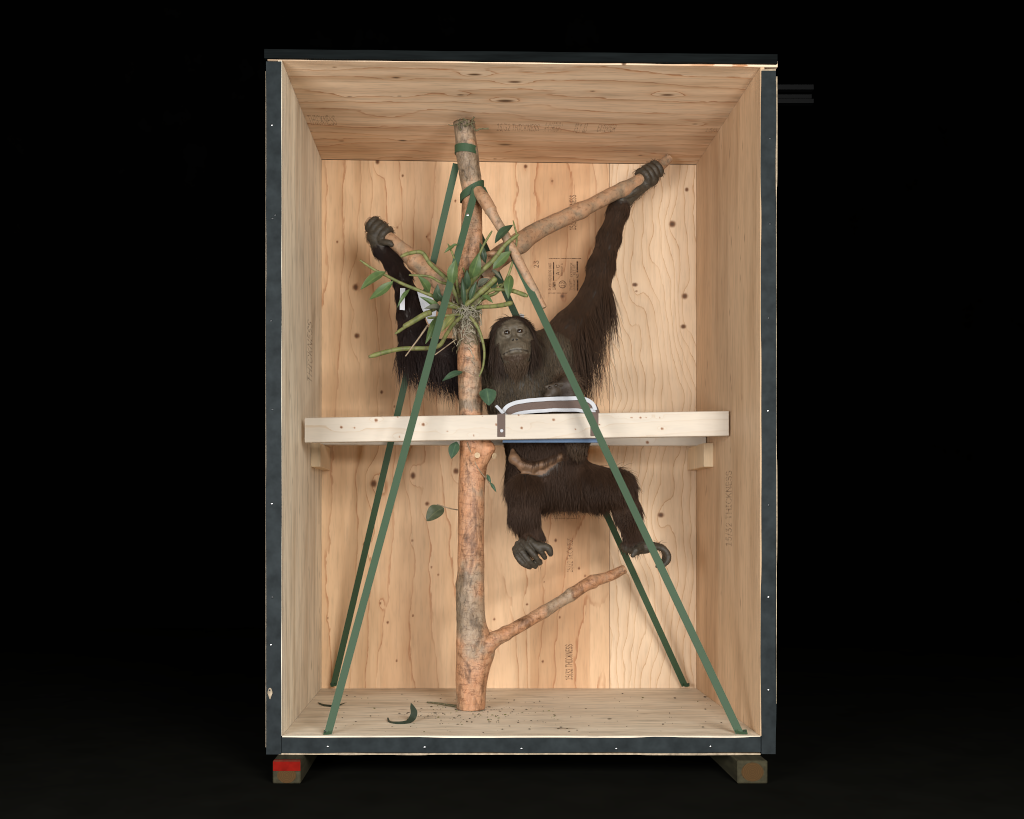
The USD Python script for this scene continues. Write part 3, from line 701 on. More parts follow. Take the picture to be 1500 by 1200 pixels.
def branch(pts, name='branch', material=None, rough=.0035, seed=0, n=14, sides=28, cut=(False, True), lab=None, knobs=()):
    c = catmull([P(a, b, d) for a, b, d, e in pts], n)
    r = np.interp(np.linspace(0, len(pts) - 1, len(c)), range(len(pts)), [e * mpp(d) for a, b, d, e in pts])
    c = c + .004 * (np.stack([fbm(c * 7 + k * 9.1, 2, seed + k) for k in range(3)], 1) - .5)
    for (f, h) in knobs:
        r = r * (1 + h * np.exp(-((np.linspace(0, 1, len(c)) - f) / .018) ** 2))
    m = tube(c, r, sides)
    bark(m, rough, 26, seed)
    p = obj(name, m, material or M['bark_branch'], tree, smooth=45, label=lab)
    for flag, e, q in ((cut[0], c[0], c[1]), (cut[1], c[-1], c[-2])):
        if flag:
            d = trimesh.creation.cylinder(radius=(r[0] if e is c[0] else r[-1]) * .95, height=.002, sections=20)
            d.apply_transform(trimesh.geometry.align_vectors([0, 0, 1], e - q)); d.apply_translation(e + (e - q) / np.linalg.norm(e - q) * .0006); obj('cut_end', d, M['cut_wood'], p)
    return p


B1 = [(700, 405, .50, 16), (725, 381, .52, 15.5), (755, 360, .56, 14.5), (790, 337, .62, 12.8), (830, 318, .68, 11.8), (870, 299, .74, 10.8), (905, 281, .79, 10.3), (935, 265, .83, 9.6), (960, 249, .86, 8.2), (971, 240, .872, 7.5), (980, 232.5, .88, 6.5)]
b1 = branch(B1, seed=11, lab='long branch rising to the upper right, held by a hand', knobs=((.22, .14), (.45, .15), (.62, .12), (.75, .14)))
obj('twig', tube([P(974, 237, .865), P(977, 231, .864), P(978, 225.5, .864)], [.007, .004, .002], 6, rough=.002, freq=60), M['bark_branch'], tree, smooth=True)
B2 = [(688, 450, .50, 15), (665, 428, .53, 15), (640, 408, .56, 14.5), (612, 386, .60, 13), (590, 366, .63, 10), (570, 349, .65, 9), (553, 335, .665, 7.8), (539, 325, .675, 8)]
branch(B2, seed=23, cut=(False, True), lab='short branch rising to the upper left, held by a hand', knobs=((.45, .15),))
B3 = [(700, 280, .455, 8.5), (709, 291, .425, 9.5), (717, 304, .415, 9), (725, 319, .41, 7), (740, 345, .405, 6.8), (760, 383, .40, 6.8), (778, 417, .395, 6.5), (795, 451, .39, 6.5)]
branch(B3, seed=37, lab='thin branch hanging down beside the right front strap', rough=.002, knobs=((.33, .12),))
B4 = [(693, 972, .485, 15), (707, 952, .49, 15.5), (722, 938, .50, 12.5), (734, 931.5, .51, 10.8), (752, 922, .53, 9.3), (780, 906, .56, 8.9), (812, 887, .60, 8.6), (842, 867, .635, 9), (868, 852, .665, 9.2), (890, 845, .69, 7.8), (914, 834, .715, 6.8)]
branch(B4, seed=41, material=M['bark'], lab='low branch rising to the lower right', knobs=((.35, .1), (.55, .13), (.68, .12), (.8, .16)))
# sawn-off knot faces
def disc(c, n, rx, m, parent, name='knot'):
    d = trimesh.creation.cylinder(radius=rx, height=.003, sections=18); d.apply_transform(trimesh.geometry.align_vectors([0, 0, 1], n)); d.apply_translation(c); return obj(name, d, m, parent, smooth=30)


disc(P(699, 667, .441), (.15, -1, .05), .010, M['cut_wood'], tree)
disc(P(724, 668, .470), (.75, -.6, -.35), .011, M['cut_wood'], tree)
# scrap of moss and root at the very top of the trunk
r_ = np.random.default_rng(3)
M['moss'] = plain('moss_and_root', (0.11, 0.095, 0.05), 0.9, 0.6, 90, 0.3)
M['root'] = plain('aerial_root', (0.34, 0.30, 0.22), 0.7, 0.35, 60, 0.2)
parts = []
for k in range(14):
    a = P(672 + r_.uniform(0, 24), 182 + r_.normal(0, 3), .44); pth = [a]
    for q in range(4): pth.append(pth[-1] + r_.normal(0, .008, 3) * [1, .5, .7])
    parts.append(tube(catmull(pth, 3), .0016, 5))
tag(obj('moss_tuft', trimesh.util.concatenate(parts), M['moss'], tree), kind='stuff')
obj('root', tube(catmull([P(690, 181, .435), P(697, 191, .43), P(703, 189, .43), P(716, 188.5, .43)], 5), [.003] * 16, 6, rough=.001, freq=80), M['moss'], tree)

# ------------------------------------------------------------------ green straps
def strap(lab, floor_pt, top_pt, wpx, foot, wrap=None, kink=None, ny=-1.0, loops=()):
    a, b = P(*floor_pt), P(*top_pt)
    t = thing('webbing_strap', lab, 'strap', a, 'green webbing straps bracing the trunk')
    w = .0248
    d = (b - a) / np.linalg.norm(b - a)
    n = np.array([0, -1.0, 0]); n = n - d * n.dot(d); n /= np.linalg.norm(n)
    L = np.linalg.norm(b - a); k = 40
    pth = [a + d * L * s + n * (-.004 * math.sin(math.pi * s)) for s in np.linspace(0, 1, k)]
    sd = np.cross(d, n); ph = 7 * a[0]
    nn = np.array([n + sd * .16 * math.sin(ph + 5.5 * q_) + sd * .05 * math.sin(19 * q_) for q_ in np.linspace(0, 1, k)])
    obj('webbing', ribbon(pth, nn, w), M['strap'], t, smooth=40)
    # folded end screwed to the floor
    side = np.cross(d, n); side /= np.linalg.norm(side)
    c0 = a + [0, 0, .0016]
    e = c0 + np.array(foot)
    lp = [a + d * .012, a + d * .004 + [0, 0, .001], c0 + np.array(foot) * .35, e]
    obj('foot_tab', ribbon(catmull(lp, 5), [n, n, n * .7 + np.array([0, 0, .5])] + [(0, 0, 1)] * 13 if False else (0, -.55, .83), w * .8, .0024), M['strap'], t)
    s = trimesh.creation.icosphere(1, .0042); s.vertices[:, 2] *= .5; s.apply_translation(c0 + np.array(foot) * .7 + [0, 0, .003]); obj('screw', s, M['screw_dark'], t, smooth=True)
    return t


def wrap_ring(parent, px, py, Y, rx, tilt, wpx, back=True):
    """band of webbing round the trunk; tilt: rise from left to right in photo pixels"""
    c = P(px, py, Y); k = mpp(Y); r = rx * k
    th = np.linspace(0, 2 * np.pi, 49)
    pth = np.stack([c[0] + r * np.cos(th), Y + r * np.sin(th), c[2] + tilt / 2 * k * np.cos(th)], 1)
    nrm = np.stack([np.cos(th), np.sin(th), 0 * th], 1)
    obj('wrap', ribbon(pth, nrm, wpx * k, .0022), M['strap'], parent)


s1 = strap('green webbing strap nearest the lower left, running to the front left floor', (480.5, 1074.5, .025), (697.5, 274, .445), 13.5, (-.014, -.002, .002))
s2 = strap('green webbing strap from the trunk to the back left floor', (488.5, 1004.5, .965), (668.5, 240, .53), 10.5, (-.012, -.004, .003))
s3 = strap('green webbing strap running to the front right floor past the orangutan', (1083, 1073.5, .03), (706, 276, .47), 13.5, (.024, -.003, .002))
s4 = strap('green webbing strap behind the orangutan to the back right floor', (1003, 1004.5, .965), (682, 300, .56), 10.5, (.018, -.006, .003))
wrap_ring(s2, 682.8, 221, .489, 16.4, -3, 11.5)
wrap_ring(s1, 691.5, 281, .497, 17.2, 20, 11.5)
sc_ = trimesh.creation.icosphere(2, .0055); sc_.vertices[:, 1] *= .5; sc_.apply_translation(P(685, 315, .421)); obj('rivet', sc_, M['screw'], s1, smooth=True)
# ------------------------------------------------------------------ the epiphyte
def leafmat(name, c0, c1, sheen=.35):
    return mat(name, {
        'g': ('geometry', {}), 'n': ('noise_texture', {'scale': 35, 'detail': 5, 'roughness': .6}),
        's': ('attribute', {'attribute': 'vein'}),
        'r': ('rgb_ramp', {'ramp': [(.3, c0), (.7, c1)]}),
        'vr': ('rgb_ramp', {'ramp': [(0, (1.7, 1.55, 1.35)), (.10, (1, 1, 1)), (.45, (.92, .95, .9)), (1, (1.05, 1.0, .9))]}),
        'm': ('mix', {'mix_type': 'multiply', 'fac': 1.0}),
        'b': ('bump', {'strength': .25, 'distance': .002}),
        'p': ('principled_bsdf', {'roughness': .42, 'specular_ior_level': sheen}), 't': ('translucent_bsdf', {}), 'x': ('mix_closure', {'fac': .16})},
        [('g.position', 'n.vector'), ('n.fac', 'r.fac'), ('s.fac', 'vr.fac'), ('r.color', 'm.color1'), ('vr.color', 'm.color2'), ('m.color', 'p.base_color'), ('m.color', 't.color'), ('n.fac', 'b.height'), ('b.normal', 'p.normal'),
         ('p.BSDF', 'x.closure1'), ('t.BSDF', 'x.closure2')], 'x.closure')


M['leaf'] = leafmat('leaf_green', (.060, .105, .036), (.115, .165, .060))
M['leaf_dark'] = leafmat('leaf_dark', (.030, .055, .030), (.055, .09, .045))
M['leaf_yellow'] = leafmat('leaf_yellowish', (.17, .20, .06), (.27, .27, .10))
M['leaf_grey'] = leafmat('leaf_dry', (.09, .10, .075), (.15, .15, .11), .2)
M['leaf_vine'] = leafmat('leaf_vine', (.035, .075, .045), (.075, .125, .075), .25)
M['cane'] = mat('cane', {
    'g': ('geometry', {}), 'n': ('noise_texture', {'scale': 28, 'detail': 5}), 'k': ('attribute', {'attribute': 'node'}),
    'r': ('rgb_ramp', {'ramp': [(.3, (.085, .105, .032)), (.5, (.15, .16, .05)), (.7, (.21, .20, .075))]}),
    'm': ('mix', {'mix_type': 'mix', 'color2': (.10, .075, .04)}), 'b': ('bump', {'strength': .3, 'distance': .002}),
    'p': ('principled_bsdf', {'roughness': .5, 'specular_ior_level': .3})},
    [('g.position', 'n.vector'), ('n.fac', 'r.fac'), ('r.color', 'm.color1'), ('k.fac', 'm.fac'), ('m.color', 'p.base_color'), ('n.fac', 'b.height'), ('b.normal', 'p.normal')])
M['twig'] = plain('dry_twig', (.27, .20, .13), .7, .35, 60, .3)

orchid = thing('epiphyte_plant', 'leafy epiphyte with jointed green canes tied to the trunk beside the orangutan', 'plant', P(684, 445, .45))


def cane(pts, r0, r1, Y0, Y1, mtl=None, n=8, node=.028):
    p = [P(a, b, y) for (a, b), y in zip(pts, np.linspace(Y0, Y1, len(pts)))]
    c = catmull(p, n); s = np.concatenate([[0], np.cumsum(np.linalg.norm(np.diff(c, axis=0), axis=1))])
    L = s[-1]; k = max(12, int(L / .0028)); ss = np.linspace(0, L, k)
    c = np.stack([np.interp(ss, s, c[:, i]) for i in range(3)], 1)
    f = ss / L; r = .84 * (r0 + (r1 - r0) * f) * (1 - .45 * np.clip((f - .93) / .07, 0, 1) ** 2)
    ph = (ss / node) % 1.0; nd = np.exp(-(np.minimum(ph, 1 - ph) / .07) ** 2)
    r = r * (1 + .10 * nd + .05 * np.sin(np.pi * ph))
    m = tube(c, r, 10)
    nv = np.concatenate([np.repeat(nd, 10), [0, 0]]) * .75
    return obj('cane', m, mtl or M['cane'], orchid, smooth=True, prim={'node': nv})


def leaf(base, tip, wpx, Yb, Yt, mtl, curl=.12, fold=.25, parent=None, face=(0, -1, .25), shape=1.0, seed=0, name='leaf', n=14, widest=.42, twist=0.0):
    b, t = P(base[0], base[1], Yb), P(tip[0], tip[1], Yt)
    w = wpx * mpp((Yb + Yt) / 2) / 2
    d = t - b; L = np.linalg.norm(d); d /= L
    nrm = np.array(face, float); nrm -= d * nrm.dot(d); nrm /= np.linalg.norm(nrm); side = np.cross(d, nrm)
    us = np.linspace(-1, 1, 9); ss = np.linspace(0, 1, n)
    a = widest; pw = np.where(ss < a, np.sin(.5 * np.pi * ss / a) ** .8, np.cos(.5 * np.pi * (ss - a) / (1 - a)) ** (.9 * shape))
    pw = np.maximum(pw, .03)
    rr = np.random.default_rng(seed + int(base[0]) * 7 + int(base[1]))
    ph = rr.uniform(0, 6)
    v = []
    for s, p in zip(ss, pw):
        tw = twist * (s - .3)
        sd = side * math.cos(tw) + nrm * math.sin(tw); nn = nrm * math.cos(tw) - side * math.sin(tw)
        ctr = b + d * L * s + nrm * (curl * L * (math.sin(math.pi * s) * .8 - .5 * s * s))
        for u in us:
            e = abs(u)
            v.append(ctr + sd * w * p * u * (1 - .12 * fold * e) + nn * (w * p * fold * e ** 1.3 + .03 * w * math.sin(9 * s + ph + 2 * u) * e))
    v = np.array(v); m = len(us)
    i, j = np.meshgrid(np.arange(n - 1), np.arange(m - 1), indexing='ij')
    q = np.stack([i * m + j, i * m + j + 1, (i + 1) * m + j + 1, (i + 1) * m + j], -1).reshape(-1, 4)
    f = np.vstack([q[:, [0, 1, 2]], q[:, [0, 2, 3]]])
    tm = trimesh.Trimesh(v, f, process=False); nv = np.array(tm.vertex_normals)
    k = len(v); th = .0006
    v2 = np.vstack([v + nv * th / 2, v - nv * th / 2])
    # rim
    idx = np.arange(k).reshape(n, m); loop = np.concatenate([idx[:, 0], idx[-1, 1:], idx[-2::-1, -1], idx[0, -2:0:-1]])
    j = np.arange(len(loop)); l2 = loop[(j + 1) % len(loop)]
    f2 = np.vstack([f, f[:, ::-1] + k, np.stack([loop, loop + k, l2 + k], 1), np.stack([loop, l2 + k, l2], 1)])
    vein = np.tile(np.abs(np.tile(us, n)), 2)
    mm = trimesh.Trimesh(v2, f2, process=False)
    return obj(name, mm, mtl, parent or orchid, smooth=True, prim={'vein': vein})


kp = mpp(.45)
cane([(678, 455), (655, 443), (620, 428), (590, 416), (566, 404), (548, 395), (527, 381)], 3.6 * kp, 2.0 * kp, .45, .34)
cane([(674, 446), (664, 422), (656, 410), (640, 396), (629, 385), (618, 370), (600, 371), (587, 376)], 4.0 * kp, 3.0 * kp, .46, .36)
cane([(675, 448), (660, 420), (644, 413), (628, 405), (599, 403)], 3.0 * kp, 1.8 * kp, .46, .40)
cane([(676, 452), (652, 449), (630, 456), (604, 472), (579, 489)], 3.2 * kp, 2.6 * kp, .45, .33)
cane([(630, 458), (622, 461), (605, 471), (591, 479)], 5.0 * kp, 4.2 * kp, .385, .345, node=.018)
cane([(678, 462), (664, 475), (654, 490), (644, 506), (628, 510), (590, 511), (564, 516), (540, 523)], 3.2 * kp, 4.0 * kp, .44, .34, node=.04)
cane([(680, 462), (671, 461), (652, 463), (640, 465), (626, 466)], 2.4 * kp, 2.0 * kp, .44, .39)
cane([(688, 454), (704, 450), (720, 449), (736, 447), (751, 443.5)], 3.0 * kp, 4.2 * kp, .45, .37)
cane([(690, 450), (708, 434), (718, 426), (730, 424), (750, 426), (773, 434)], 2.6 * kp, 3.9 * kp, .46, .38)
cane([(684, 445), (688, 418), (700, 402), (722, 382), (740, 359), (760, 343)], 5.4 * kp, 3.0 * kp, .455, .36, node=.035)
cane([(692, 446), (716, 434), (728, 428), (741, 411), (752, 380), (757, 350), (754, 333), (751.5, 323)], 3.0 * kp, 1.4 * kp, .46, .38)
cane([(680, 448), (704, 428), (716, 418), (727, 407)], 5.0 * kp, 5.0 * kp, .44, .40, node=.022)
cane([(684, 440), (690, 415), (697, 388), (707, 362), (721, 338)], 2.6 * kp, 1.8 * kp, .45, .37)
cane([(688, 463), (701, 482), (709, 510), (708, 535), (702, 552)], 3.0 * kp, 1.5 * kp, .44, .42)
cane([(676, 442), (670, 420), (668, 395), (664, 375), (656, 357)], 2.8 * kp, 1.5 * kp, .45, .36)
cane([(686, 446), (679, 425), (682, 405), (678, 392)], 2.4 * kp, 1.8 * kp, .445, .43)
cane([(700, 445), (712, 432), (724, 421), (736, 416)], 2.8 * kp, 1.6 * kp, .45, .43)

G, GD, GY, GG = M['leaf'], M['leaf_dark'], M['leaf_yellow'], M['leaf_grey']
leaf((565, 398), (528, 423.5), 17, .36, .33, G, curl=.06, fold=.30, face=(-.2, -1, .5))
leaf((576, 412), (541, 439.5), 14, .37, .34, G, curl=-.06, fold=.25, face=(.3, -1, .5))
leaf((600, 424), (582, 449), 6.5, .38, .35, G, curl=.18, fold=.4)
leaf((629, 429), (613, 404), 14, .42, .37, G, fold=.35, face=(.3, -1, .2))
leaf((640, 443), (641, 417), 12.5, .42, .38, GD, fold=.3)
leaf((662, 419), (667, 381), 17, .375, .34, G, fold=.3, face=(-.2, -1, .35), widest=.55)
leaf((690, 408), (702, 371), 18, .42, .37, G, fold=.35, face=(.25, -1, .2), widest=.45)
leaf((725, 356.5), (751, 328), 15, .37, .38, GD, fold=.25, face=(-.3, -1, .5), widest=.5)
leaf((722, 394), (748, 368), 17, .40, .38, G, fold=.2, face=(.1, -1, .5), widest=.5, curl=.04)
leaf((754, 356), (739, 373), 15, .395, .40, GD, fold=.1, face=(.2, -1, -.3))
leaf((748, 403), (744, 437), 15, .40, .375, G, fold=.3, face=(-.25, -1, .2))
leaf((711, 386), (703, 355), 10, .43, .42, GD, fold=.3)
leaf((684, 424), (684, 396), 12, .425, .38, GD, fold=.3)
leaf((680, 448), (677, 406), 8, .42, .39, GD, fold=.5)
leaf((688, 440), (698, 412), 9, .42, .40, GD, fold=.4)
leaf((646, 458), (616, 434), 11, .41, .37, G, fold=.5, face=(.2, -1, .4))
leaf((650, 454), (622, 451), 11, .40, .36, GG, fold=.5, face=(0, -1, .5))
leaf((643, 458), (638, 441), 7, .40, .39, GD, fold=.4)
leaf((639, 465), (624, 503), 12, .39, .35, G, fold=.35, face=(.3, -1, .1))
leaf((666, 463), (647, 485), 13, .40, .365, GY, fold=.4, face=(-.1, -1, .4), curl=.12)
leaf((706, 433), (722, 443), 8, .42, .40, G, fold=.3, face=(0, -1, .5))
leaf((720, 425), (728, 407), 9, .43, .42, GD, fold=.3)
leaf((666, 360), (651, 370), 6, .37, .35, G, fold=.4)
leaf((660, 361), (672, 358), 4, .37, .38, G, fold=.4)
leaf((720, 395), (735, 409), 6, .41, .38, GG, fold=.5)
leaf((652, 446), (640, 428), 8, .41, .39, GD, fold=.3)
leaf((700, 420), (716, 408), 13, .44, .425, GG, fold=.2, face=(0, -1, .6))
obj('twig', tube(catmull([P(627, 476, .38), P(616, 492, .36), P(605, 507, .35), P(594, 522, .34)], 4), np.linspace(.0035, .0022, 13), 6, rough=.0008, freq=90), M['twig'], orchid, smooth=True)
obj('twig', tube(catmull([P(668, 497, .42), P(652, 509, .41), P(637, 520, .40)], 4), .002, 6), M['twig'], orchid, smooth=True)
# roots and the mat of dead root under the canes
r_ = np.random.default_rng(11)
parts = []
for k in range(260):
    th = r_.uniform(-1.25, 1.25); py = r_.normal(458, 22)
    rx = .047 + abs(r_.normal(0, .006))
    a = P(684, py, .5) + [rx * math.sin(th), -rx * math.cos(th), 0]; pth = [a]
    dv = np.array([math.cos(th) * r_.normal(0, 1), 0, r_.normal(-.4, .8)]); dv /= np.linalg.norm(dv)
    for q in range(5):
        dv = dv + r_.normal(0, .45, 3) * [1, .3, 1]; dv /= np.linalg.norm(dv)
        nx = pth[-1] + dv * .009
        c = P(684, 450, .5); o = nx[:2] - c[:2]; l = np.linalg.norm(o)
        nx[:2] = c[:2] + o / l * np.clip(l, .047, .055)
        pth.append(nx)
    parts.append(tube(catmull(pth, 3), r_.uniform(.0006, .0015), 5))
tag(obj('root_tangle', trimesh.util.concatenate(parts[:130]), M['root'], orchid), kind='stuff')
tag(obj('root_tangle', trimesh.util.concatenate(parts[130:]), M['moss'], orchid), kind='stuff')
M['root_pale'] = plain('pale_root', (.25, .225, .17), .7, .3, 60, .2)
parts = []
for k in range(26):
    a = P(680 + r_.normal(0, 7), 450 + r_.normal(0, 5), .425); pth = [a]
    dv = np.array([r_.normal(0, .7), -.1, -1.0]); dv /= np.linalg.norm(dv)
    for q in range(5):
        dv = dv + r_.normal(0, .5, 3) * [1, .15, .8]; dv /= np.linalg.norm(dv); pth.append(pth[-1] + dv * .010)
    parts.append(tube(catmull(pth, 3), r_.uniform(.0007, .0012), 5))
tag(obj('pale_roots', trimesh.util.concatenate(parts), M['root_pale'], orchid), kind='stuff')
# dead sheath where the upper branch leaves, with bark fragments
for (px, py, w, h, s) in [(697, 432, 9, 16, 1), (716, 412, 9, 7, 2), (676, 436, 6, 14, 3), (722, 372, 12, 5, 4), (708, 424, 10, 6, 6)]:
    m = trimesh.creation.icosphere(3, 1.0); m.vertices *= [w * kp, .016, h * kp]; bark(m, .006, 30, s); m.apply_translation(P(px, py, .452)); obj('dead_sheath', m, M['moss'] if s % 2 else M['bark_branch'], orchid, smooth=True)

# vine leaves on the trunk
V = M['leaf_vine']
leaf((678, 545), (648, 557), 11, .44, .40, V, parent=tree, fold=.2, curl=.12, face=(0, -1, .6))
leaf((713, 569), (716.5, 594), 26, .42, .395, V, parent=tree, fold=.22, curl=.02, face=(.1, -1, .25), widest=.32, shape=.8)
leaf((669, 647), (661, 672), 17, .45, .43, V, parent=tree, fold=.2, curl=.05, face=(-.3, -1, 0))
obj('vine', tube(catmull([P(684, 648, .452), P(692, 668, .445), P(698, 682, .452), P(706, 694, .46), P(713, 702, .465), P(717, 709, .46)], 5), .0016, 6), M['twig'], tree, smooth=True)
leaf((713, 695), (719, 708), 5.5, .46, .45, V, parent=tree, fold=.5)
leaf((718, 707), (727, 721), 5, .46, .45, V, parent=tree, fold=.6)
M['leaf_olive'] = leafmat('leaf_olive', (.055, .068, .038), (.105, .115, .070), .2)
leaf((650, 744), (625, 762), 24, .56, .53, M['leaf_olive'], parent=tree, fold=.3, curl=.18, face=(.3, -1, .9), widest=.45, shape=.7)
obj('vine', tube(catmull([P(671, 747, .5), P(664, 746, .535), P(656, 744, .555), P(646, 741, .565), P(640, 739, .57)], 4), .0022, 6), M['twig'], tree, smooth=True)
obj('vine', tube(catmull([P(678, 542, .44), P(690, 548, .435), P(702, 556, .44)], 4), .0012, 6), M['twig'], tree, smooth=True)

# ------------------------------------------------------------------ fallen bits on the crate floor
fl = thing('fallen_leaf', 'curled dead green leaf lying on the crate floor', 'leaf', P(592, 1058, .08))
yf = lambda py: (CZ / ((py - VY) * S) - 1) * D0       # depth of a floor pixel
def F(px, py, h=0.0):
    Y = yf(py); return P(px, py, Y) + [0, 0, h]
c = catmull([F(568, 1055, .008), F(570, 1058, .003), F(577, 1060, .003), F(588, 1060.5, .003), F(598, 1059.5, .005), F(604, 1058, .014), F(606.5, 1057, .030), F(604, 1056, .046), F(602, 1055, .058)], 5)
w = np.interp(np.linspace(0, 1, len(c)), [0, .12, .3, .5, .62, .78, .9, 1], [.005, .007, .012, .017, .024, .022, .013, .001])
lm = ribbon(c, (0, -.6, .8), w, .0012)
M['leaf_dead'] = plain('dead_leaf', (.026, .036, .022), .6, .3, 50, .3)
obj('blade', lm, M['leaf_dead'], fl, smooth=50, prim=None)
fl2 = thing('fallen_leaf', 'thin dry leaf lying behind the strap near the back left corner', 'leaf', F(486, 1034))
c = catmull([F(466, 1031, .004), F(474, 1034, .003), F(486, 1035.5, .003), F(496, 1034.5, .004), F(506, 1032, .006)], 5)
obj('blade', ribbon(c, (0, -.5, .85), np.interp(np.linspace(0, 1, len(c)), [0, .3, .7, 1], [.004, .012, .010, .002]), .001), M['leaf_dead'], fl2, smooth=50)
st_ = thing('stick', 'thin grey stick lying against the foot of the trunk', 'stick', F(648, 1034))
obj('twig', tube(catmull([F(625.5, 1030.5, .004), F(640, 1032.5, .006), F(655, 1035, .006), F(669, 1037, .006)], 4), np.linspace(.003, .0055, 13), 7, rough=.001, freq=60), M['moss'], st_, smooth=True)
parts, parts2 = [], []
for k in range(330):
    if k < 210: px, py = 690 + r_.normal(0, 60), 1046 + r_.normal(0, 9)
    else: px, py = r_.uniform(460, 1080), r_.uniform(1015, 1074)
    if not 1009 < py < 1075 or not 450 < px < 1085: continue
    sz = abs(r_.normal(.0012, .0011)) + .0006
    m = trimesh.creation.icosphere(0, sz); m.vertices *= [r_.uniform(.8, 2.2), r_.uniform(.6, 1.4), .5]
    m.apply_transform(trimesh.transformations.rotation_matrix(r_.uniform(0, 6), [0, 0, 1])); m.apply_translation(F(px, py, sz * .5))
    (parts if r_.uniform() < .8 else parts2).append(m)
db = obj('debris', trimesh.util.concatenate(parts), plain('bark_crumbs', (.10, .075, .045), .9, .5, 90)); tag(db, 'bark crumbs scattered round the foot of the trunk', 'debris', kind='stuff')
db = obj('leaf_debris', trimesh.util.concatenate(parts2), plain('leaf_crumbs', (.15, .14, .04), .9, .5, 90)); tag(db, 'yellowish leaf crumbs scattered on the crate floor', 'debris', kind='stuff')

# ------------------------------------------------------------------ padding and tags round the animal
M['foam'] = plain('white_foam', (.47, .48, .505), .75, .06, 30, .15, spec=.2)
M['blue'] = plain('blue_foam', (.11, .17, .27), .75, .1, 30, .15, spec=.2)
M['brown_band'] = plain('brown_webbing', (.115, .080, .066), .7, .15, 1.0, .3, .001, .2, stretch=(300, 300, 900))


def sheet(name, lab, cat, pts, Y, thick, m, Ys=None):
    """flat sheet with the outline pts (photo pixels)"""
    t = thing(name, lab, cat, P(*pts[0], Y))
    q = np.array([P(a, b, Y if Ys is None else Ys[i]) for i, (a, b) in enumerate(pts)]); n = len(q)
    v = np.vstack([q, q + [0, thick, 0]])
    f = [[0, i, i + 1] for i in range(1, n - 1)] + [[n, n + i + 1, n + i] for i in range(1, n - 1)]
    for i in range(n):
        j = (i + 1) % n; f += [[i, n + i, n + j], [i, n + j, j]]
    mm = trimesh.Trimesh(v, f, process=False); trimesh.repair.fix_normals(mm)
    obj('sheet', mm, m, t)


sheet('paper_tag', 'small white upright tag on the raised left arm', 'tag', [(586, 422), (593.5, 422.3), (593, 454.5), (585.6, 454)], .535, .0015, M['foam'])
sheet('padding_sheet', 'white padding sheet between the raised left arm and the plant', 'padding', [(611, 427), (631, 431), (640, 450), (637, 470), (628, 475), (617, 450)], .60, .004, M['foam'], [.56, .56, .55, .55, .55, .56])
sheet('padding_corner', 'white padding corner showing under the left elbow', 'padding', [(585, 537), (594, 516), (630, 528), (628, 546), (606, 543)], .672, .006, M['foam'])
sheet('padding_scrap', 'scrap of white padding showing behind the head of the orangutan', 'padding', [(757, 464), (763, 459.5), (767.5, 461), (768, 470), (757, 474)], .69, .006, M['foam'])
t = thing('blue_foam_pad', 'blue foam pad squeezed between the cross beam and the belly', 'padding', P(800, 646, .445))
obj('pad', box(P(736.5, 648.2, .441), P(878, 612, .441) + [0, .022, 0]), M['blue'], t)
# padded band round the waist, its ends screwed to the beam
band = thing('padded_band', 'brown padded band with white edges holding the waist of the orangutan to the beam', 'strap', P(800, 595, .45))
def band_path(dz):
    rows = [(737, 606, .444), (739.5, 601, .45), (746, 597, .452), (760, 592.5, .455), (785, 589, .455), (815, 587.5, .455), (842, 587, .457), (858, 589, .458), (868, 594, .456), (872, 603, .45)]
    return catmull([P(a, b + dz * (1 if 742 < a < 866 else .55), y) for a, b, y in rows], 6)


def band_tube(dz, w, m, name, dy):
    c = band_path(dz); c[:, 1] += dy; c[:, 2] += .004 * (fbm(c * 22, 2, 5) - .5) * np.sin(np.pi * np.linspace(0, 1, len(c))); c[:, 1] += (.003 * (fbm(c * 16, 2, 9) - .5) - .006) * np.sin(np.pi * np.linspace(0, 1, len(c)))
    obj(name, ribbon(c, (0, -1, .12), w * mpp(.45), .0042), m, band, smooth=40)


band_tube(6.2, 13.5, M['brown_band'], 'webbing', .001)
band_tube(-3.0, 5.6, M['foam'], 'white_edge', -.003)
band_tube(14.0, 5.0, M['foam'], 'white_edge', -.003)
for (x0_, x1_, y0_, y1_) in ((728.5, 740, 603.5, 640), (865, 876.5, 602.5, 639)):
    a, b = P(x0_, y1_, YB - .003), P(x1_, y0_, YB - .003)
    zt_ = A[2] + (b[0] - A[0]) / (B[0] - A[0]) * (B[2] - A[2]) + BH
    pth = catmull([((a[0] + b[0]) / 2, YB - .0018, a[2]), ((a[0] + b[0]) / 2, YB - .0018, (a[2] + zt_) / 2), ((a[0] + b[0]) / 2, YB - .0018, zt_ - .004), ((a[0] + b[0]) / 2, YB + .004, zt_ + .0022), ((a[0] + b[0]) / 2, YB + .03, zt_ + .0022), ((a[0] + b[0]) / 2, YB + .05, zt_ + .006)], 5)
    obj('end_tab', ribbon(pth, None, b[0] - a[0], .0022, wdir=(1, 0, 0)) if False else ribbon(pth, (0, -1, .3), b[0] - a[0], .0022, wdir=(1, 0, 0)), M['brown_band'], band)
    w_ = trimesh.creation.cylinder(radius=.0056, height=.0016, sections=18); w_.apply_transform(trimesh.transformations.rotation_matrix(math.pi / 2, [1, 0, 0])); w_.apply_translation([(a[0] + b[0]) / 2 + .0015, YB - .0042, a[2] + .021])
    ws = obj('washer', w_, M['foam'], band, smooth=30)
a = catmull([P(726.5, 594.5, .43), P(731, 599, .425), (P(737, 606, .42))], 4)
obj('white_edge', ribbon(a, (.3, -1, .2), 4.2 * kp, .003), M['foam'], band)
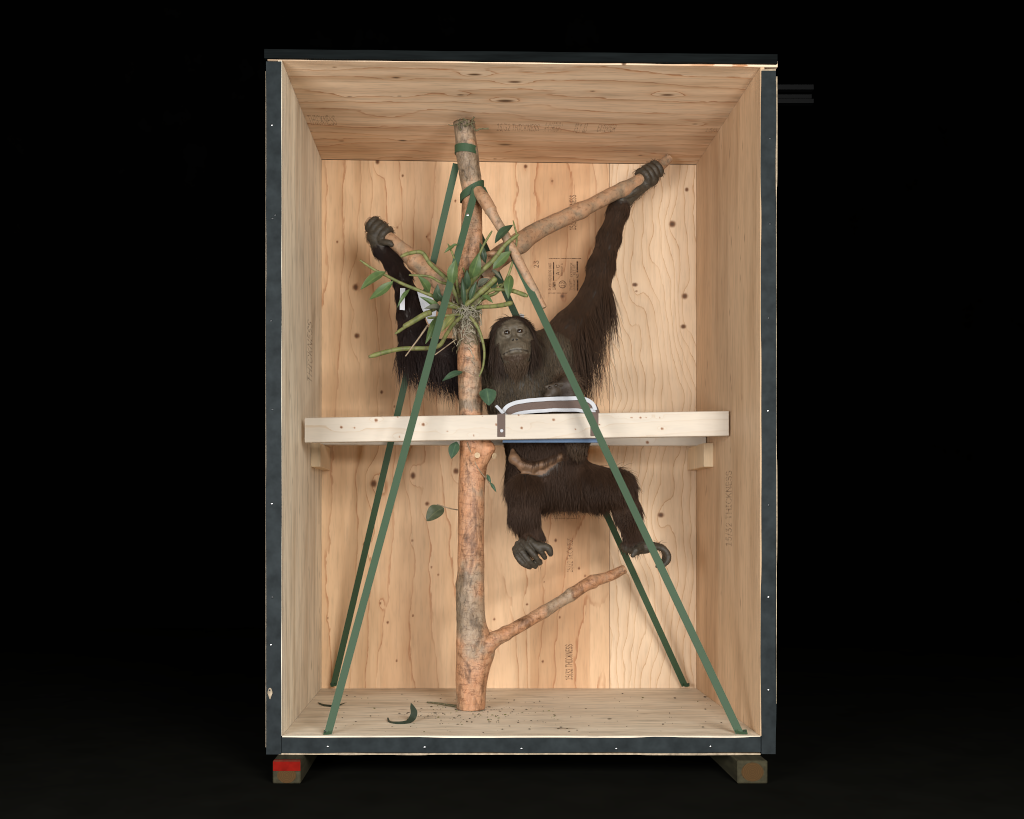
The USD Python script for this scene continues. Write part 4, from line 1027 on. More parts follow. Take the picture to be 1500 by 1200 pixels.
# ------------------------------------------------------------------ bodies as smooth distance fields
class Field:
    """distance field on a grid; parts are blended in one after the other, each grid cell remembering the part nearest to it"""
    def __init__(s, lo, hi, h):
        s.lo, s.h = np.array(lo, float), h
        s.n = np.ceil((np.array(hi) - lo) / h).astype(int) + 1
        s.f = np.full(s.n, .06, np.float32); s.own = np.zeros(s.n, np.int16); s.best = np.full(s.n, 9.0, np.float32); s.names = ['none']

    def grid(s, lo, hi):
        a = np.maximum(np.floor((lo - s.lo) / s.h).astype(int), 0); b = np.minimum(np.ceil((hi - s.lo) / s.h).astype(int) + 1, s.n)
        sl = tuple(slice(x, y) for x, y in zip(a, b))
        ax = [(s.lo[k] + s.h * np.arange(a[k], b[k])).astype(np.float32) for k in range(3)]
        return sl, np.stack(np.meshgrid(*ax, indexing='ij'), -1)

    def put(s, d, sl, k, name):
        f = s.f[sl]
        if name is not None:
            if name not in s.names: s.names.append(name)
            i = s.names.index(name); nearer = d < s.best[sl]
            s.own[sl][nearer] = i; s.best[sl][nearer] = d[nearer]
        if k <= 0: s.f[sl] = np.minimum(f, d)
        else:
            t = np.clip(.5 + .5 * (f - d) / k, 0, 1); s.f[sl] = f * (1 - t) + d * t - k * t * (1 - t)

    def cut(s, d, sl, k):
        f = s.f[sl]; t = np.clip(.5 - .5 * (f + d) / k, 0, 1); s.f[sl] = f * (1 - t) + (-d) * t + k * t * (1 - t)

    def bone(s, a, b, ra, rb, k=.03, name=None, sub=False):
        a, b = np.array(a, float), np.array(b, float); R = max(ra, rb) + (k + .03 if not sub else .01)
        sl, g = s.grid(np.minimum(a, b) - R, np.maximum(a, b) + R)
        ba = b - a; t = np.clip((g - a) @ ba / (ba @ ba + 1e-12), 0, 1)
        d = (np.linalg.norm(g - a - t[..., None] * ba, axis=-1) - (ra + (rb - ra) * t)).astype(np.float32)
        s.cut(d, sl, k) if sub else s.put(d, sl, k, name)

    def chain(s, pts, radii, k=.02, name=None, k0=None):
        if len(pts) > 3 and max(radii) < .016:
            pts = catmull(pts, 3); radii = np.interp(np.linspace(0, 1, len(pts)), np.linspace(0, 1, len(radii)), radii)
        for i in range(len(pts) - 1): s.bone(pts[i], pts[i + 1], radii[i], radii[i + 1], (k0 if i == 0 and k0 is not None else k), name)

    def ball(s, c, r, R=None, k=.03, name=None, sub=False):
        c, r = np.array(c, float), np.broadcast_to(np.array(r, float), 3); m = r.max() + (k + .03 if not sub else .01)
        sl, g = s.grid(c - m, c + m)
        q = g - c
        if R is not None: q = q @ R                      # world to local, R's columns are the local axes
        k0 = np.linalg.norm(q / r, axis=-1); k1_ = np.linalg.norm(q / (r * r), axis=-1) + 1e-9
        d = (k0 * (k0 - 1) / k1_).astype(np.float32)
        s.cut(d, sl, k) if sub else s.put(d, sl, k, name)

    def at(s, p):
        q = np.clip((p - s.lo) / s.h, 0, s.n - 1.001); i = q.astype(int); t = q - i; out = 0
        for a in (0, 1):
            for b in (0, 1):
                for c in (0, 1):
                    w = (t[:, 0] if a else 1 - t[:, 0]) * (t[:, 1] if b else 1 - t[:, 1]) * (t[:, 2] if c else 1 - t[:, 2])
                    out = out + w * s.f[i[:, 0] + a, i[:, 1] + b, i[:, 2] + c]
        return out

    def grad(s, p):
        e = s.h; g = np.stack([s.at(p + np.eye(3)[k] * e) - s.at(p - np.eye(3)[k] * e) for k in range(3)], 1)
        return g / (np.linalg.norm(g, axis=1, keepdims=True) + 1e-9)

    def owner(s, p):
        i = np.clip(np.round((p - s.lo) / s.h).astype(int), 0, s.n - 1); return s.own[i[:, 0], i[:, 1], i[:, 2]]

    def surface(s):
        ins = s.f < 0
        c = np.zeros(s.n - 1, np.uint8)
        for a in (0, 1):
            for b in (0, 1):
                for d in (0, 1): c += ins[a:s.n[0] - 1 + a, b:s.n[1] - 1 + b, d:s.n[2] - 1 + d]
        cells = np.argwhere((c > 0) & (c < 8)); ids = np.full(s.n - 1, -1, np.int32); ids[tuple(cells.T)] = np.arange(len(cells))
        acc = np.zeros((len(cells), 3)); cnt = np.zeros(len(cells))
        corner = lambda o: s.f[cells[:, 0] + o[0], cells[:, 1] + o[1], cells[:, 2] + o[2]].astype(float)
        for ax in range(3):
            o1, o2 = [k for k in range(3) if k != ax]
            for a in (0, 1):
                for b in (0, 1):
                    p = [0, 0, 0]; p[o1], p[o2] = a, b; q = list(p); q[ax] = 1
                    fa, fb = corner(p), corner(q); x = (fa < 0) != (fb < 0)
                    t = np.where(x, fa / (fa - fb + 1e-20), 0); pt = np.array(p, float) + t[:, None] * (np.array(q) - p)
                    acc[x] += pt[x]; cnt[x] += 1
        v = s.lo + s.h * (cells + acc / cnt[:, None]); faces = []
        for ax in range(3):
            o1, o2 = (ax + 1) % 3, (ax + 2) % 3
            sl0, sl1 = [slice(1, -1)] * 3, [slice(1, -1)] * 3
            A_ = np.take(ins, range(0, s.n[ax] - 1), ax); B_ = np.take(ins, range(1, s.n[ax]), ax)
            e = np.argwhere(A_ != B_); e = e[(e[:, o1] > 0) & (e[:, o2] > 0) & (e[:, o1] < s.n[o1] - 1) & (e[:, o2] < s.n[o2] - 1)]
            flip = A_[tuple(e.T)]
            def cid(d1, d2):
                q = e.copy(); q[:, o1] += d1; q[:, o2] += d2; return ids[tuple(q.T)]
            q = np.stack([cid(-1, -1), cid(0, -1), cid(0, 0), cid(-1, 0)], 1)
            q[~flip] = q[~flip][:, ::-1]; faces.append(q)
        q = np.vstack(faces); q = q[(q >= 0).all(1)]
        tm = trimesh.Trimesh(v, np.vstack([q[:, [0, 1, 2]], q[:, [0, 2, 3]]]), process=False)
        return tm


def arc_around(c, axis, R, a0, a1, n=6, ref=(0, -1, 0)):
    axis = np.array(axis, float); axis /= np.linalg.norm(axis); e1 = np.array(ref, float); e1 -= axis * axis.dot(e1); e1 /= np.linalg.norm(e1)
    e2 = np.cross(e1, axis)
    if e2[2] < 0: e2 = -e2
    th = np.radians(np.linspace(a0, a1, n)); return [np.array(c) + R * (math.cos(t) * e1 + math.sin(t) * e2) for t in th]


# ------------------------------------------------------------------ the orangutan
K6 = mpp(.6)
W = Field(P(522, 850, .45) - [0, .08, .02], [P(995, 480, .9)[0], .96, P(900, 215, .9)[2]], .003)
W.ball(P(772, 572, .655), (.150, .115, .19), k=.05, name='chest')
W.bone(P(722, 535, .67), P(812, 518, .67), .075, .078, .06, 'chest')
W.ball(P(800, 645, .645), (.145, .125, .18), k=.06, name='belly')
W.ball(P(802, 692, .665), (.142, .110, .088), k=.05, name='groin')
W.bone(P(800, 700, .62), P(838, 710, .62), .070, .050, .05, 'groin')
W.bone(P(757, 540, .64), P(753, 508, .60), .075, .065, .04, 'neck')
W.chain([P(751, 660, .560), P(753, 672, .545), P(764, 681, .534), P(780, 684, .531), P(795, 681, .530), P(808, 674, .531), P(820, 669, .534), P(831, 670, .545)], [.008, .019, .017, .014, .013, .012, .012, .007], .008, 'fold')
# viewer's right arm, raised along the branch
W.chain([P(812, 516, .68), P(836, 484, .70), P(872, 432, .76)], [.076, .060, .050], .05, 'right_upper_arm')
W.chain([P(872, 432, .76), P(881, 390, .79), P(893, 347, .82), P(906, 308, .84), P(911, 296, .845)], [.049, .044, .037, .033, .031], .025, 'right_forearm')
W.chain([P(911, 296, .845), P(924, 285, .845), P(943, 271, .84)], [.031, .026, .025], .018, 'right_hand')
ax = P(966, 246, .865) - P(935, 265, .83); ax /= np.linalg.norm(ax)
W.ball(P(952, 263, .838), (.034, .028, .028), k=.015, name='right_hand')
for i, f in enumerate((0, .33, .66, 1)):
    c = P(942 + 19 * f, 261 - 12 * f, .836 + .024 * f); R_ = (.0235 - .003 * f) + .0068
    a = arc_around(c, ax, R_, -75, 165, 7); W.chain(a, [.0098, .0098, .0096, .0094, .009, .0086, .0076], .007, 'right_hand', k0=.012)
W.chain([P(938, 275, .825), P(930, 280, .812), P(916, 287, .812), P(905, 293, .822)], [.014, .013, .012, .009], .006, 'right_hand', k0=.012)
# viewer's left arm
W.chain([P(716, 528, .675), P(660, 524, .655), P(606, 514, .615)], [.070, .055, .050], .04, 'left_upper_arm')
W.chain([P(606, 512, .615), P(605, 485, .605), P(601, 458, .605), P(596, 432, .61), P(588, 407, .62), P(575, 384, .645), P(556, 362, .663)], [.050, .047, .042, .034, .028, .026, .025], .02, 'left_forearm')
W.ball(P(552, 345, .655), (.028, .024, .022), k=.014, name='left_hand')
W.bone(P(558, 364, .665), P(548, 348, .66), .025, .025, .02, 'left_hand')
ax2 = P(570, 349, .65) - P(544, 328, .672); ax2 /= np.linalg.norm(ax2)
for i, f in enumerate((0, .33, .66, 1)):
    c = P(546 + 19 * f, 330 + 15.5 * f, .671 - .017 * f); R_ = .0185 + .003 * f + .0070
    a = arc_around(c, ax2, R_ - .001, -85, 160, 7); W.chain(a, [.0100, .0100, .0098, .0096, .0092, .0088, .0078], .007, 'left_hand', k0=.012)
W.chain([P(556, 353, .645), P(562, 355, .628), P(570, 356, .618), P(574, 359, .618)], [.011, .010, .0092, .0075], .006, 'left_hand', k0=.012)
# legs
W.chain([P(787, 714, .64), P(769, 721, .54)], [.064, .052], .05, 'left_thigh')
W.chain([P(768, 720, .535), P(768, 752, .54), P(779, 786, .545)], [.050, .044, .032], .03, 'left_shin')
W.chain([P(779, 786, .545), P(775, 800, .52)], [.034, .032], .02, 'left_foot')
W.ball(P(778, 805, .525), (.034, .026, .028), k=.012, name='left_foot')
for pts in ([(772, 787), (781, 796), (791, 806), (798, 817)], [(764, 791), (773, 802), (783, 814), (791, 825)], [(758, 797), (765, 809), (774, 821), (784, 830)], [(754, 804), (758, 815), (766, 825), (776, 831)]):
    ys = (.515, .492, .486, .505); W.chain([P(a, b, y) for (a, b), y in zip(pts, ys)], [.0108, .0112, .0106, .0088], .0025, 'left_foot', k0=.007)
W.chain([P(786, 800, .50), P(797, 801, .487), P(804, 804, .485), P(806.5, 812, .490)], [.0145, .0125, .0115, .009], .005, 'left_foot', k0=.012)
W.bone(P(783, 825, .51), P(790, 823, .52), .013, .012, .008, 'left_foot')
W.chain([P(832, 710, .66), P(870, 714, .63), P(903, 714, .605)], [.072, .062, .054], .05, 'right_thigh')
W.chain([P(906, 714, .605), P(918, 748, .625), P(929, 790, .655)], [.054, .041, .030], .03, 'right_shin')
W.chain([P(930, 790, .655), P(931, 803, .655), P(945, 802, .64), P(958, 801, .63)], [.030, .023, .019, .017], .016, 'right_foot')
W.bone(P(918, 802, .665), P(930, 800, .655), .022, .024, .015, 'right_foot')
for j, dy in enumerate((-.034, -.012, .010, .030)):
    o = np.array([0, dy, .002 * j]); W.chain([P(956, 801, .64) + o * .7, P(968, 803, .63) + o, P(975.5, 811, .625) + o, P(976, 821, .625) + o, P(970.5 - 2 * (j == 0), 828.5, .63) + o], [.0115, .0108, .0104, .0098, .008], .003, 'right_foot', k0=.010)
W.chain([P(937, 803, .62), P(931, 807, .60), P(927, 814, .598)], [.014, .012, .0085], .006, 'right_foot', k0=.012)
W.bone(P(962, 830, .62), P(968, 829, .625), .006, .008, .004, 'right_foot')

# head, in its own axes: x to the viewer's right, y into the head, z up
HO = P(751.5, 488, .525); ro = math.radians(6)
RH = np.array([[math.cos(ro), 0, -math.sin(ro)], [0, 1, 0], [math.sin(ro), 0, math.cos(ro)]]).T
RH = np.array([[math.cos(ro), 0, math.sin(ro)], [0, 1, 0], [-math.sin(ro), 0, math.cos(ro)]]).T   # columns: local axes in world
RH = np.stack([[math.cos(ro), 0, math.sin(ro)], [0, 1, 0], [-math.sin(ro), 0, math.cos(ro)]], 1)
HL = lambda x, y, z: HO + RH @ np.array([x, y, z])
def hb(c, r, k=.02, name='head', sub=False): W.ball(HL(*c), r, RH, k, name, sub)
def hc(a, b, ra, rb, k=.008, name='face', sub=False): W.bone(HL(*a), HL(*b), ra, rb, k, name, sub)
hb((0, .055, .004), (.070, .085, .056), .02)
hb((0, .005, -.028), (.066, .042, .078), .02, 'face')
for sx in (-1, 1):
    hb((sx * .046, .012, -.055), (.028, .036, .050), .018, 'face')
hb((0, -.022, -.065), (.054, .054, .043), .02, 'face')              # muzzle
hb((0, -.020, -.102), (.045, .044, .032), .016, 'face')             # lower jaw
hc((-.030, -.026, .016), (.030, -.026, .016), .008, .008, .016)
hc((-.030, -.026, .016), (-.046, -.012, .002), .007, .007, .012); hc((.030, -.026, .016), (.046, -.012, .002), .007, .007, .012)
for sx in (-1, 1):
    hb((sx * .0235, -.044, -.001), (.0150, .016, .0125), .007, None, True)
    for k in range(7):                                              # lids, bags under the eyes
        t0, t1 = [math.pi * (.0 + q / 7) for q in (k, k + 1)]
        e = lambda t, up, R: (sx * .0235 + R * math.cos(t), -.0375 + .010 * abs(math.cos(t)) ** 2, -.0005 + up * R * .74 * math.sin(t))
        hc(e(t0, 1, .0130), e(t1, 1, .0130), .0032, .0032, .003); hc(e(t0, -1, .0130), e(t1, -1, .0130), .0032, .0032, .003)
        hc(e(t0, -1, .0205), e(t1, -1, .0205), .0026, .0026, .004)
hc((0, -.040, -.002), (0, -.047, -.022), .007, .0075, .010)
hb((0, -.052, -.032), (.0150, .010, .0085), .010, 'face')
for sx in (-1, 1): hb((sx * .0068, -.064, -.0325), (.0046, .008, .0040), .002, None, True)
lip = [(-.048, -.036, -.0800), (-.036, -.056, -.0770), (-.018, -.0705, -.0725), (0, -.0745, -.0710), (.018, -.0705, -.0725), (.036, -.056, -.0770), (.048, -.036, -.0800)]
for a, b in zip(lip[:-1], lip[1:]):
    hc((a[0], a[1] - .001, a[2] + .0050), (b[0], b[1] - .001, b[2] + .0050), .0042, .0042, .005)
    hc((a[0], a[1] + .002, a[2] - .0055), (b[0], b[1] + .002, b[2] - .0055), .0044, .0044, .006)
    W.bone(HL(a[0], a[1] - .005, a[2]), HL(b[0], b[1] - .005, b[2]), .0020, .0020, .002, None, True)
ape_mesh = W.surface()
v = np.array(ape_mesh.vertices)
own = W.owner(v); nm = np.array(W.names)[own]
lv = (v - HO) @ RH
isface = (nm == 'face') | (nm == 'head')
n = np.array(ape_mesh.vertex_normals)
front = isface & (((lv[:, 0] / .067) ** 2 + ((lv[:, 2] + .030) / .084) ** 2) < 1) & (lv[:, 1] < .018)
# skin folds: rings round the eyes, lines on the muzzle, creases over the hands
disp = np.zeros(len(v))
for sx in (-1, 1):
    d = np.hypot(lv[:, 0] - sx * .0235, (lv[:, 2] + .001) * 1.25)
    disp += np.where(front & (d > .019) & (d < .040), -.0013 * (.5 + .5 * np.sin(d * 1150 + 2 * fbm(lv * 60, 2, 3))) * np.clip((.040 - d) / .012, 0, 1), 0)
disp += np.where(front & (lv[:, 2] < -.036) & (lv[:, 2] > -.068), -.0012 * (.5 + .5 * np.sin(lv[:, 0] * 900 + 5 * fbm(lv * 40, 2, 5))), 0)
disp += np.where(front, .0022 * (fbm(lv * 130, 3, 8) - .5), .002 * (fbm(v * 60, 3, 8) - .5))
hands = np.isin(nm, ['left_hand', 'right_hand', 'left_foot', 'right_foot'])
disp += np.where(hands, .0030 * (fbm(v * np.array([150, 150, 260]), 3, 2) - .5), 0)
v = v + n * disp[:, None]
ape_mesh.vertices = v
# skin colour
base = {'face': (.092, .073, .050), 'head': (.045, .035, .026), 'fold': (.155, .085, .046), 'neck': (.060, .048, .035), 'chest': (.055, .045, .033), 'belly': (.040, .028, .020), 'groin': (.030, .020, .015)}
col = np.array([base.get(q, (.030, .022, .017)) for q in nm])
fo = nm == 'fold'; col[fo] = col[fo] * (1 - .75 * np.clip((fbm(v[fo] * 28, 3, 6) - .55) * 5, 0, 1))[:, None] + np.array([.02, .012, .008]) * np.clip((fbm(v[fo] * 28, 3, 6) - .55) * 5, 0, 1)[:, None]
col[hands] = (.046, .037, .026)
w_ = np.clip((-.080 - lv[:, 2]) / .016, 0, 1)[:, None]
col = np.where(front[:, None], col * (1 - w_) + w_ * np.array([.086, .055, .037]), col)
lipd = np.abs(lv[:, 2] - (-.0710 - .0090 * (np.abs(lv[:, 0]) / .048) ** 1.6))
mouth = front & (lipd < .0017) & (np.abs(lv[:, 0]) < .047) & (lv[:, 1] < -.02); col[mouth] = (.026, .020, .015)
lip_highlight = front & ((lv[:, 2] - (-.0710 - .0090 * (np.abs(lv[:, 0]) / .048) ** 1.6)) > .0024) & ((lv[:, 2] - (-.0710 - .0090 * (np.abs(lv[:, 0]) / .048) ** 1.6)) < .0060) & (np.abs(lv[:, 0]) < .024); col[lip_highlight] = (.105, .094, .075)  # pale strip painted as the highlight on the upper lip
for sx in (-1, 1):
    d = np.hypot(lv[:, 0] - sx * .0235, (lv[:, 2] + .001) * 1.45); rim_ = front & (d > .0118) & (d < .0165); col[rim_] = col[rim_] * 1.35
    d2 = front & (d <= .0118); col[d2] = (.02, .016, .012)
    no = np.hypot(lv[:, 0] - sx * .0068, lv[:, 2] + .0330); col[front & (no < .0042)] = (.012, .009, .007)
col *= np.clip(.45 + 1.1 * fbm(v * 85, 4, 4), .5, 1.5)[:, None]
M['skin'] = mat('hide', {
    'c': ('attribute', {'attribute': 'tint'}), 'g': ('geometry', {}), 'n': ('noise_texture', {'scale': 160, 'detail': 5, 'roughness': .65}),
    'b': ('bump', {'strength': .45, 'distance': .002}), 'p': ('principled_bsdf', {'roughness': .5, 'specular_ior_level': .32})},
    [('g.position', 'n.vector'), ('c.color', 'p.base_color'), ('n.fac', 'b.height'), ('b.normal', 'p.normal')])
ape = thing('orangutan', 'large dark brown orangutan hanging with both arms raised behind the cross beam', 'orangutan', P(772, 600, .65))
body = obj('body', ape_mesh, M['skin'], ape, smooth=True, prim={'tint': col})
M['eye_white'] = mat('eye', {'tc': ('attribute', {'attribute': 'iris'}), 'r': ('rgb_ramp', {'ramp': [(0, (.006, .004, .003)), (.36, (.008, .005, .004)), (.42, (.034, .019, .010)), (.74, (.018, .011, .007)), (.80, (.05, .04, .03)), (1, (.11, .09, .07))]}),
    'p': ('principled_bsdf', {'roughness': .06, 'specular_ior_level': .6})}, [('tc.fac', 'r.fac'), ('r.color', 'p.base_color')])
for sx in (-1, 1):
    m = trimesh.creation.icosphere(4, .0122); vv = np.array(m.vertices)
    ir = np.degrees(np.arccos(np.clip((vv / .0122) @ np.array([sx * -.03, -1, .05]) / 1.0018, -1, 1))) / 62
    m.vertices = (vv @ RH.T) + HL(sx * .0235, -.0275, -.0005); obj('eye', m, M['eye_white'], ape, smooth=True, prim={'iris': np.clip(ir, 0, 1)})
# ---- hair
def hairmat(name, c, rough=.42):
    c = np.array(c)
    return mat(name, {'i': ('hair_info', {}), 'r': ('rgb_ramp', {'ramp': [(0, tuple(c * .6)), (.5, tuple(c)), (1, tuple(c * np.array([1.75, 1.5, 1.3])))]}),
        'wn': ('white_noise_texture', {'dimensions': '1D'}), 'v': ('rgb_ramp', {'ramp': [(0, (.7,) * 3), (1, (1.3,) * 3)]}), 'm': ('mix', {'mix_type': 'multiply', 'fac': 1.0}),
        'p': ('principled_bsdf', {'roughness': rough, 'specular_ior_level': .13})},
        [('i.intercept', 'r.fac'), ('i.index', 'wn.w'), ('wn.value', 'v.fac'), ('r.color', 'm.color1'), ('v.color', 'm.color2'), ('m.color', 'p.base_color')])


def fur(parent, field, mesh, name, mask, count, length, flow, m, droop=.5, lift=.25, jit=.25, width=.0016, seed=0, clump=0.0, segs=6, lenvar=.35, label=None):
    """strands rooted on the masked vertices' faces; flow(p, n) gives the lie of the coat, length(p) its length"""
    r = np.random.default_rng(seed)
    v, f = np.array(mesh.vertices), np.array(mesh.faces)
    fm = mask[f].all(1); f = f[fm]
    if not len(f): return
    ar = np.linalg.norm(np.cross(v[f[:, 1]] - v[f[:, 0]], v[f[:, 2]] - v[f[:, 0]]), axis=1); pick = r.choice(len(f), count, p=ar / ar.sum())
    a, b = r.uniform(size=(2, count, 1)); sw = (a + b) > 1; a, b = np.where(sw, 1 - a, a), np.where(sw, 1 - b, b)
    t = f[pick]; p = v[t[:, 0]] * (1 - a - b) + v[t[:, 1]] * a + v[t[:, 2]] * b
    n_ = field.grad(p)
    fl = flow(p, n_); L = length(p) * (1 + lenvar * r.normal(size=count)).clip(.35, 1.9)
    fl = fl - n_ * (fl * n_).sum(1, keepdims=True)
    cl = (fbm(p * 45, 2, seed)[:, None] - .5) * clump * 3
    d = fl + n_ * lift + jit * r.normal(size=(count, 3)) * .6 + np.cross(n_, fl) * cl; d /= np.linalg.norm(d, axis=1, keepdims=True) + 1e-9
    pts = [p - n_ * .001]; q = p
    for s_ in range(segs):
        q = q + d * (L / segs)[:, None]
        e = field.at(q); g = field.grad(q); push = np.clip(.0035 - e, 0, .03); near = e < .03
        q = q + np.where(near, push, 0)[:, None] * g
        pts.append(q)
        d = d + np.array([0, 0, -1.0]) * droop / segs + r.normal(size=(count, 3)) * jit * .18; d /= np.linalg.norm(d, axis=1, keepdims=True)
    C = np.stack(pts, 1).astype(np.float32)
    # keep strands out of the beam and the back wall
    C[..., 1] = np.minimum(C[..., 1], DEPTH - .004)
    path = f'{parent.GetPath()}/{numbered(str(parent.GetPath()), name)}'
    cu = UsdGeom.BasisCurves.Define(stage, path); o = origin_of(parent)
    cu.CreateTypeAttr('linear'); cu.CreateWrapAttr('nonperiodic')
    cu.CreatePointsAttr(Vt.Vec3fArray.FromNumpy((C.reshape(-1, 3) - o).astype(np.float32)))
    cu.CreateCurveVertexCountsAttr(Vt.IntArray.FromNumpy(np.full(count, segs + 1, np.int32)))
    wd = np.tile(width * np.array([1, 1, .95, .85, .7, .5, .25])[:segs + 1], count) * np.repeat(r.uniform(.7, 1.3, count), segs + 1)
    cu.CreateWidthsAttr(Vt.FloatArray.FromNumpy(wd.astype(np.float32))); cu.SetWidthsInterpolation('vertex')
    UsdShade.MaterialBindingAPI.Apply(cu.GetPrim()).Bind(m)
    if label: tag(cu.GetPrim(), label)


def along(*segs):
    """coat lying along the limb: for each point the direction of the nearest segment"""
    A_, B_ = np.array([s[0] for s in segs]), np.array([s[1] for s in segs])
    def g(p, n):
        d = [np.linalg.norm(p - (a + np.clip((p - a) @ (b - a) / ((b - a) @ (b - a)), 0, 1)[:, None] * (b - a)), axis=1) for a, b in zip(A_, B_)]
        i = np.argmin(d, 0); w = (B_ - A_) / np.linalg.norm(B_ - A_, axis=1, keepdims=True); return w[i]
    return g


down = lambda p, n: np.tile([0, 0, -1.0], (len(p), 1))
isn = lambda *k: np.isin(nm, k)
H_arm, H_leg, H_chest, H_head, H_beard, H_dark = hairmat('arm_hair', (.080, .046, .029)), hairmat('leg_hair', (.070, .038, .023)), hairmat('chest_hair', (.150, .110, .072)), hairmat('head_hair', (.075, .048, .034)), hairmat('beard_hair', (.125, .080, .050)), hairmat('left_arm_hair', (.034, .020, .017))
lenc = lambda x: (lambda p: np.full(len(p), x))
fur(ape, W, ape_mesh, 'chest_fur', isn('chest', 'neck'), 9000, lenc(.032), down, H_chest, .4, .05, .18, seed=1, clump=.25, width=.0011)
fur(ape, W, ape_mesh, 'belly_fur', isn('belly') | (isn('fold') & (fbm(v * 28, 3, 6) > .64)), 10500, lenc(.042), down, H_leg, .5, .06, .18, seed=2, clump=.2, width=.0012)
fur(ape, W, ape_mesh, 'groin_fur', isn('groin'), 9500, lenc(.050), down, H_leg, .6, .08, .2, seed=3, clump=.25, width=.0012, lenvar=.5)
# raised arms: the coat lies towards the elbow and hangs off the underside in long locks
ua = along((P(872, 428, .76), P(812, 516, .68)), (P(909, 300, .845), P(872, 428, .76)))
under = lambda p, lo, hi, c: lo + (hi - lo) * np.clip(c(p), 0, 1)
fur(ape, W, ape_mesh, 'arm_fur', isn('right_upper_arm', 'right_forearm'), 14000, lenc(.028), ua, H_arm, .35, .03, .13, seed=4, clump=.15, width=.0012)
pr_ = v - P(850, 460, .73)
rightside = isn('right_upper_arm', 'right_forearm') & ((n @ np.array([.8, -.15, -.55])) > .25) & (v[:, 2] < P(880, 415, .8)[2])
fur(ape, W, ape_mesh, 'long_arm_fur', rightside, 2600, lambda p: .06 + .13 * np.clip((P(880, 385, .78)[2] - p[:, 2]) / .22, 0, 1), lambda p, n: np.tile([.10, -.02, -1.0], (len(p), 1)), H_arm, 1.1, .16, .13, seed=5, clump=.5, lenvar=.4, width=.0013)
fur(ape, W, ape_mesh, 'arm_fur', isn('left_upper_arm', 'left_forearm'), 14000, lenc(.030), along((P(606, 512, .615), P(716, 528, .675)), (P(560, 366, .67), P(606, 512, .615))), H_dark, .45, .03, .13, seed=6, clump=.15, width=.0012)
lowside = isn('left_upper_arm', 'left_forearm') & (n[:, 2] < .1) & (v[:, 2] < P(600, 500, .73)[2])
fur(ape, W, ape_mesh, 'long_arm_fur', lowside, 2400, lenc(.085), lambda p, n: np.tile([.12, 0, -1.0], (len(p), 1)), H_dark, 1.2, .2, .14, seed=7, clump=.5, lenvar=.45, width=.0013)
fur(ape, W, ape_mesh, 'leg_fur', isn('left_thigh', 'left_shin'), 11000, lambda p: np.where(p[:, 2] > P(760, 780, .54)[2], .042, .022), lambda p, n: np.stack([.14 * np.sign(n[:, 0]), 0 * p[:, 0], -np.ones(len(p))], 1), H_leg, .6, .06, .18, seed=8, clump=.2, width=.0012)
fur(ape, W, ape_mesh, 'leg_fur', isn('right_thigh', 'right_shin'), 12000, lambda p: np.where(p[:, 2] > P(930, 780, .64)[2], .040, .020), lambda p, n: np.tile([.30, 0, -1.0], (len(p), 1)), H_leg, .6, .06, .18, seed=9, clump=.2, width=.0012)
for q, yy, sd in (('left_foot', .525, 10), ('right_foot', .66, 20)):
    fur(ape, W, ape_mesh, 'foot_fur', isn(q) & (v[:, 1] > yy), 260, lenc(.020), down, H_leg, .5, .2, .3, width=.0011, seed=sd)
scalp = isface & ~front & (lv[:, 2] > -.085)
crown = HL(0, .05, .07)
def hflow(p, n):
    q = (p - crown); q = q / np.linalg.norm(q, axis=1, keepdims=True); s_ = (p - HO) @ RH
    d = q * .5 + np.array([0, 0, -1.0]) + np.sign(s_[:, :1]) * RH[:, 0] * np.clip(.6 - s_[:, 2:3] * 0, 0, 1) * .25; return d
fur(ape, W, ape_mesh, 'head_hair', scalp, 3200, lambda p: .034 + .036 * np.clip(-((p - HO) @ RH)[:, 2] / .05 + .6, 0, 1), hflow, H_head, .7, .16, .16, seed=11, clump=.6, width=.0014)
brow = isface & (np.abs(((lv[:, 0] / .062) ** 2 + ((lv[:, 2] + .030) / .082) ** 2) - 1.0) < .18) & (lv[:, 2] > .02) & (lv[:, 1] < .03)
fur(ape, W, ape_mesh, 'head_hair', brow, 260, lenc(.035), lambda p, n: np.stack([np.sign((p - HO) @ RH[:, 0]) * 1.0, .6 + 0 * p[:, 0], .3 - 0 * p[:, 0]], 1), H_head, .7, .2, .2, seed=12, width=.0012)
chin = isface & (lv[:, 2] < -.104) & (lv[:, 1] < .05)
fur(ape, W, ape_mesh, 'beard', chin, 620, lambda p: .010 + .032 * np.clip(-(((p - HO) @ RH)[:, 2] + .088) / .03, 0, 1), down, H_beard, .5, .16, .16, seed=13, clump=.5, width=.0013)
jaw = isface & (lv[:, 2] < -.03) & (np.abs(lv[:, 0]) > .054) 
for sx in (-1, 1):
    fur(ape, W, ape_mesh, 'cheek_hair', jaw & (lv[:, 0] * sx > 0), 360, lenc(.045), down, H_head, .6, .14, .16, seed=14 + sx, clump=.5, width=.0013)
fuzz = front & (lv[:, 2] < -.086)
fur(ape, W, ape_mesh, 'beard', fuzz, 260, lenc(.009), down, H_beard, .4, .4, .4, seed=15, width=.0008)
del pr_

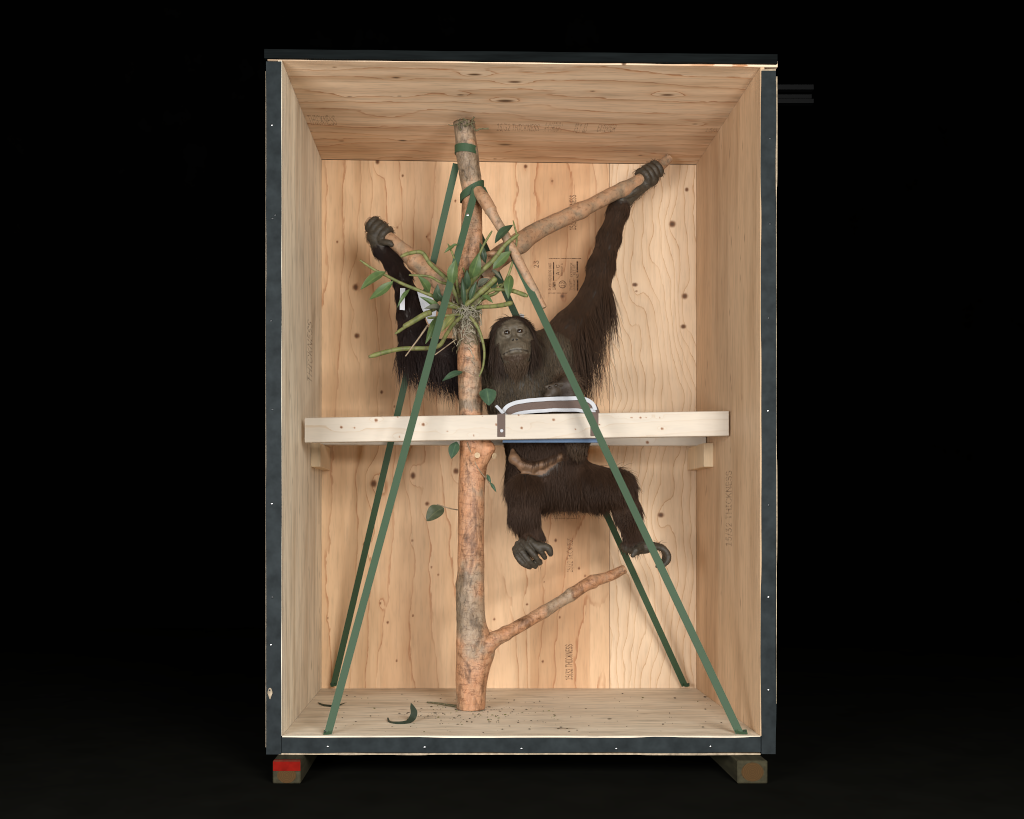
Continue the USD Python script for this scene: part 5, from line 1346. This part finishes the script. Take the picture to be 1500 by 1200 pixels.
# ------------------------------------------------------------------ the young one at her side
Q = Field(P(765, 720, .44) - [0, .06, 0], P(890, 535, .6) + [0, .05, 0], .0026)
YI = .488
Q.ball(P(830, 566, .50), (.044, .044, .043), k=.02, name='head')
Q.ball(P(811, 573, .478), (.026, .026, .028), k=.015, name='face')
Q.ball(P(804, 580, .468), (.017, .018, .014), k=.012, name='face')
Q.bone(P(800, 567, .463), P(822, 562, .463), .006, .007, .008, 'face')
for px, py in ((805.5, 567.5), (815, 564.5)): Q.ball(P(px, py, .450), (.0072, .010, .0062), k=.004, sub=True)
Q.ball(P(846, 560, .50), (.010, .008, .013), k=.006, name='ear')
Q.chain([P(836, 588, .51), P(846, 630, .520), P(846, 655, .520)], [.044, .046, .032], .025, 'body')
Q.chain([P(826, 590, .495), P(806, 597, .478), P(786, 600, .490)], [.018, .015, .013], .012, 'arm')
im = Q.surface(); iv = np.array(im.vertices); inm = np.array(Q.names)[Q.owner(iv)]
ic = np.array([{'face': (.060, .044, .031)}.get(q, (.038, .025, .017)) for q in inm]) * (.75 + .5 * fbm(iv * 60, 3, 4))[:, None]
kid = thing('infant_orangutan', 'small brown infant orangutan clinging to the side of the large one', 'orangutan', P(836, 600, .5))
obj('body', im, M['skin'], kid, smooth=True, prim={'tint': ic})
for px, py in ((805.5, 567.5), (815, 564.5)):
    m = trimesh.creation.icosphere(3, .0062); vv = np.array(m.vertices); ir = np.degrees(np.arccos(np.clip((vv / .0062) @ np.array([-.2, -.97, 0]), -1, 1))) / 62
    m.apply_translation(P(px, py, .4565)); obj('eye', m, M['eye_white'], kid, smooth=True, prim={'iris': np.clip(ir, 0, 1)})
for q, yy, sd in (('left_hand', .652, 30), ('right_hand', .838, 31)):
    fur(ape, W, ape_mesh, 'hand_fur', isn(q) & (v[:, 1] > yy), 420, lenc(.011), down, H_arm, .5, .2, .3, width=.0011, seed=sd)
H_kid = hairmat('infant_hair', (.12, .075, .046))
fur(kid, Q, im, 'fur', np.isin(inm, ['body', 'arm', 'leg']), 3600, lenc(.022), down, H_kid, .5, .2, .25, seed=21, clump=.5, width=.0013)
fur(kid, Q, im, 'head_hair', (inm == 'head') & (iv[:, 1] > .47), 900, lenc(.026), lambda p, n: np.stack([.6 + 0 * p[:, 0], .3 + 0 * p[:, 0], -.3 + 0 * p[:, 0]], 1), H_kid, .5, .25, .25, seed=22, width=.0012)
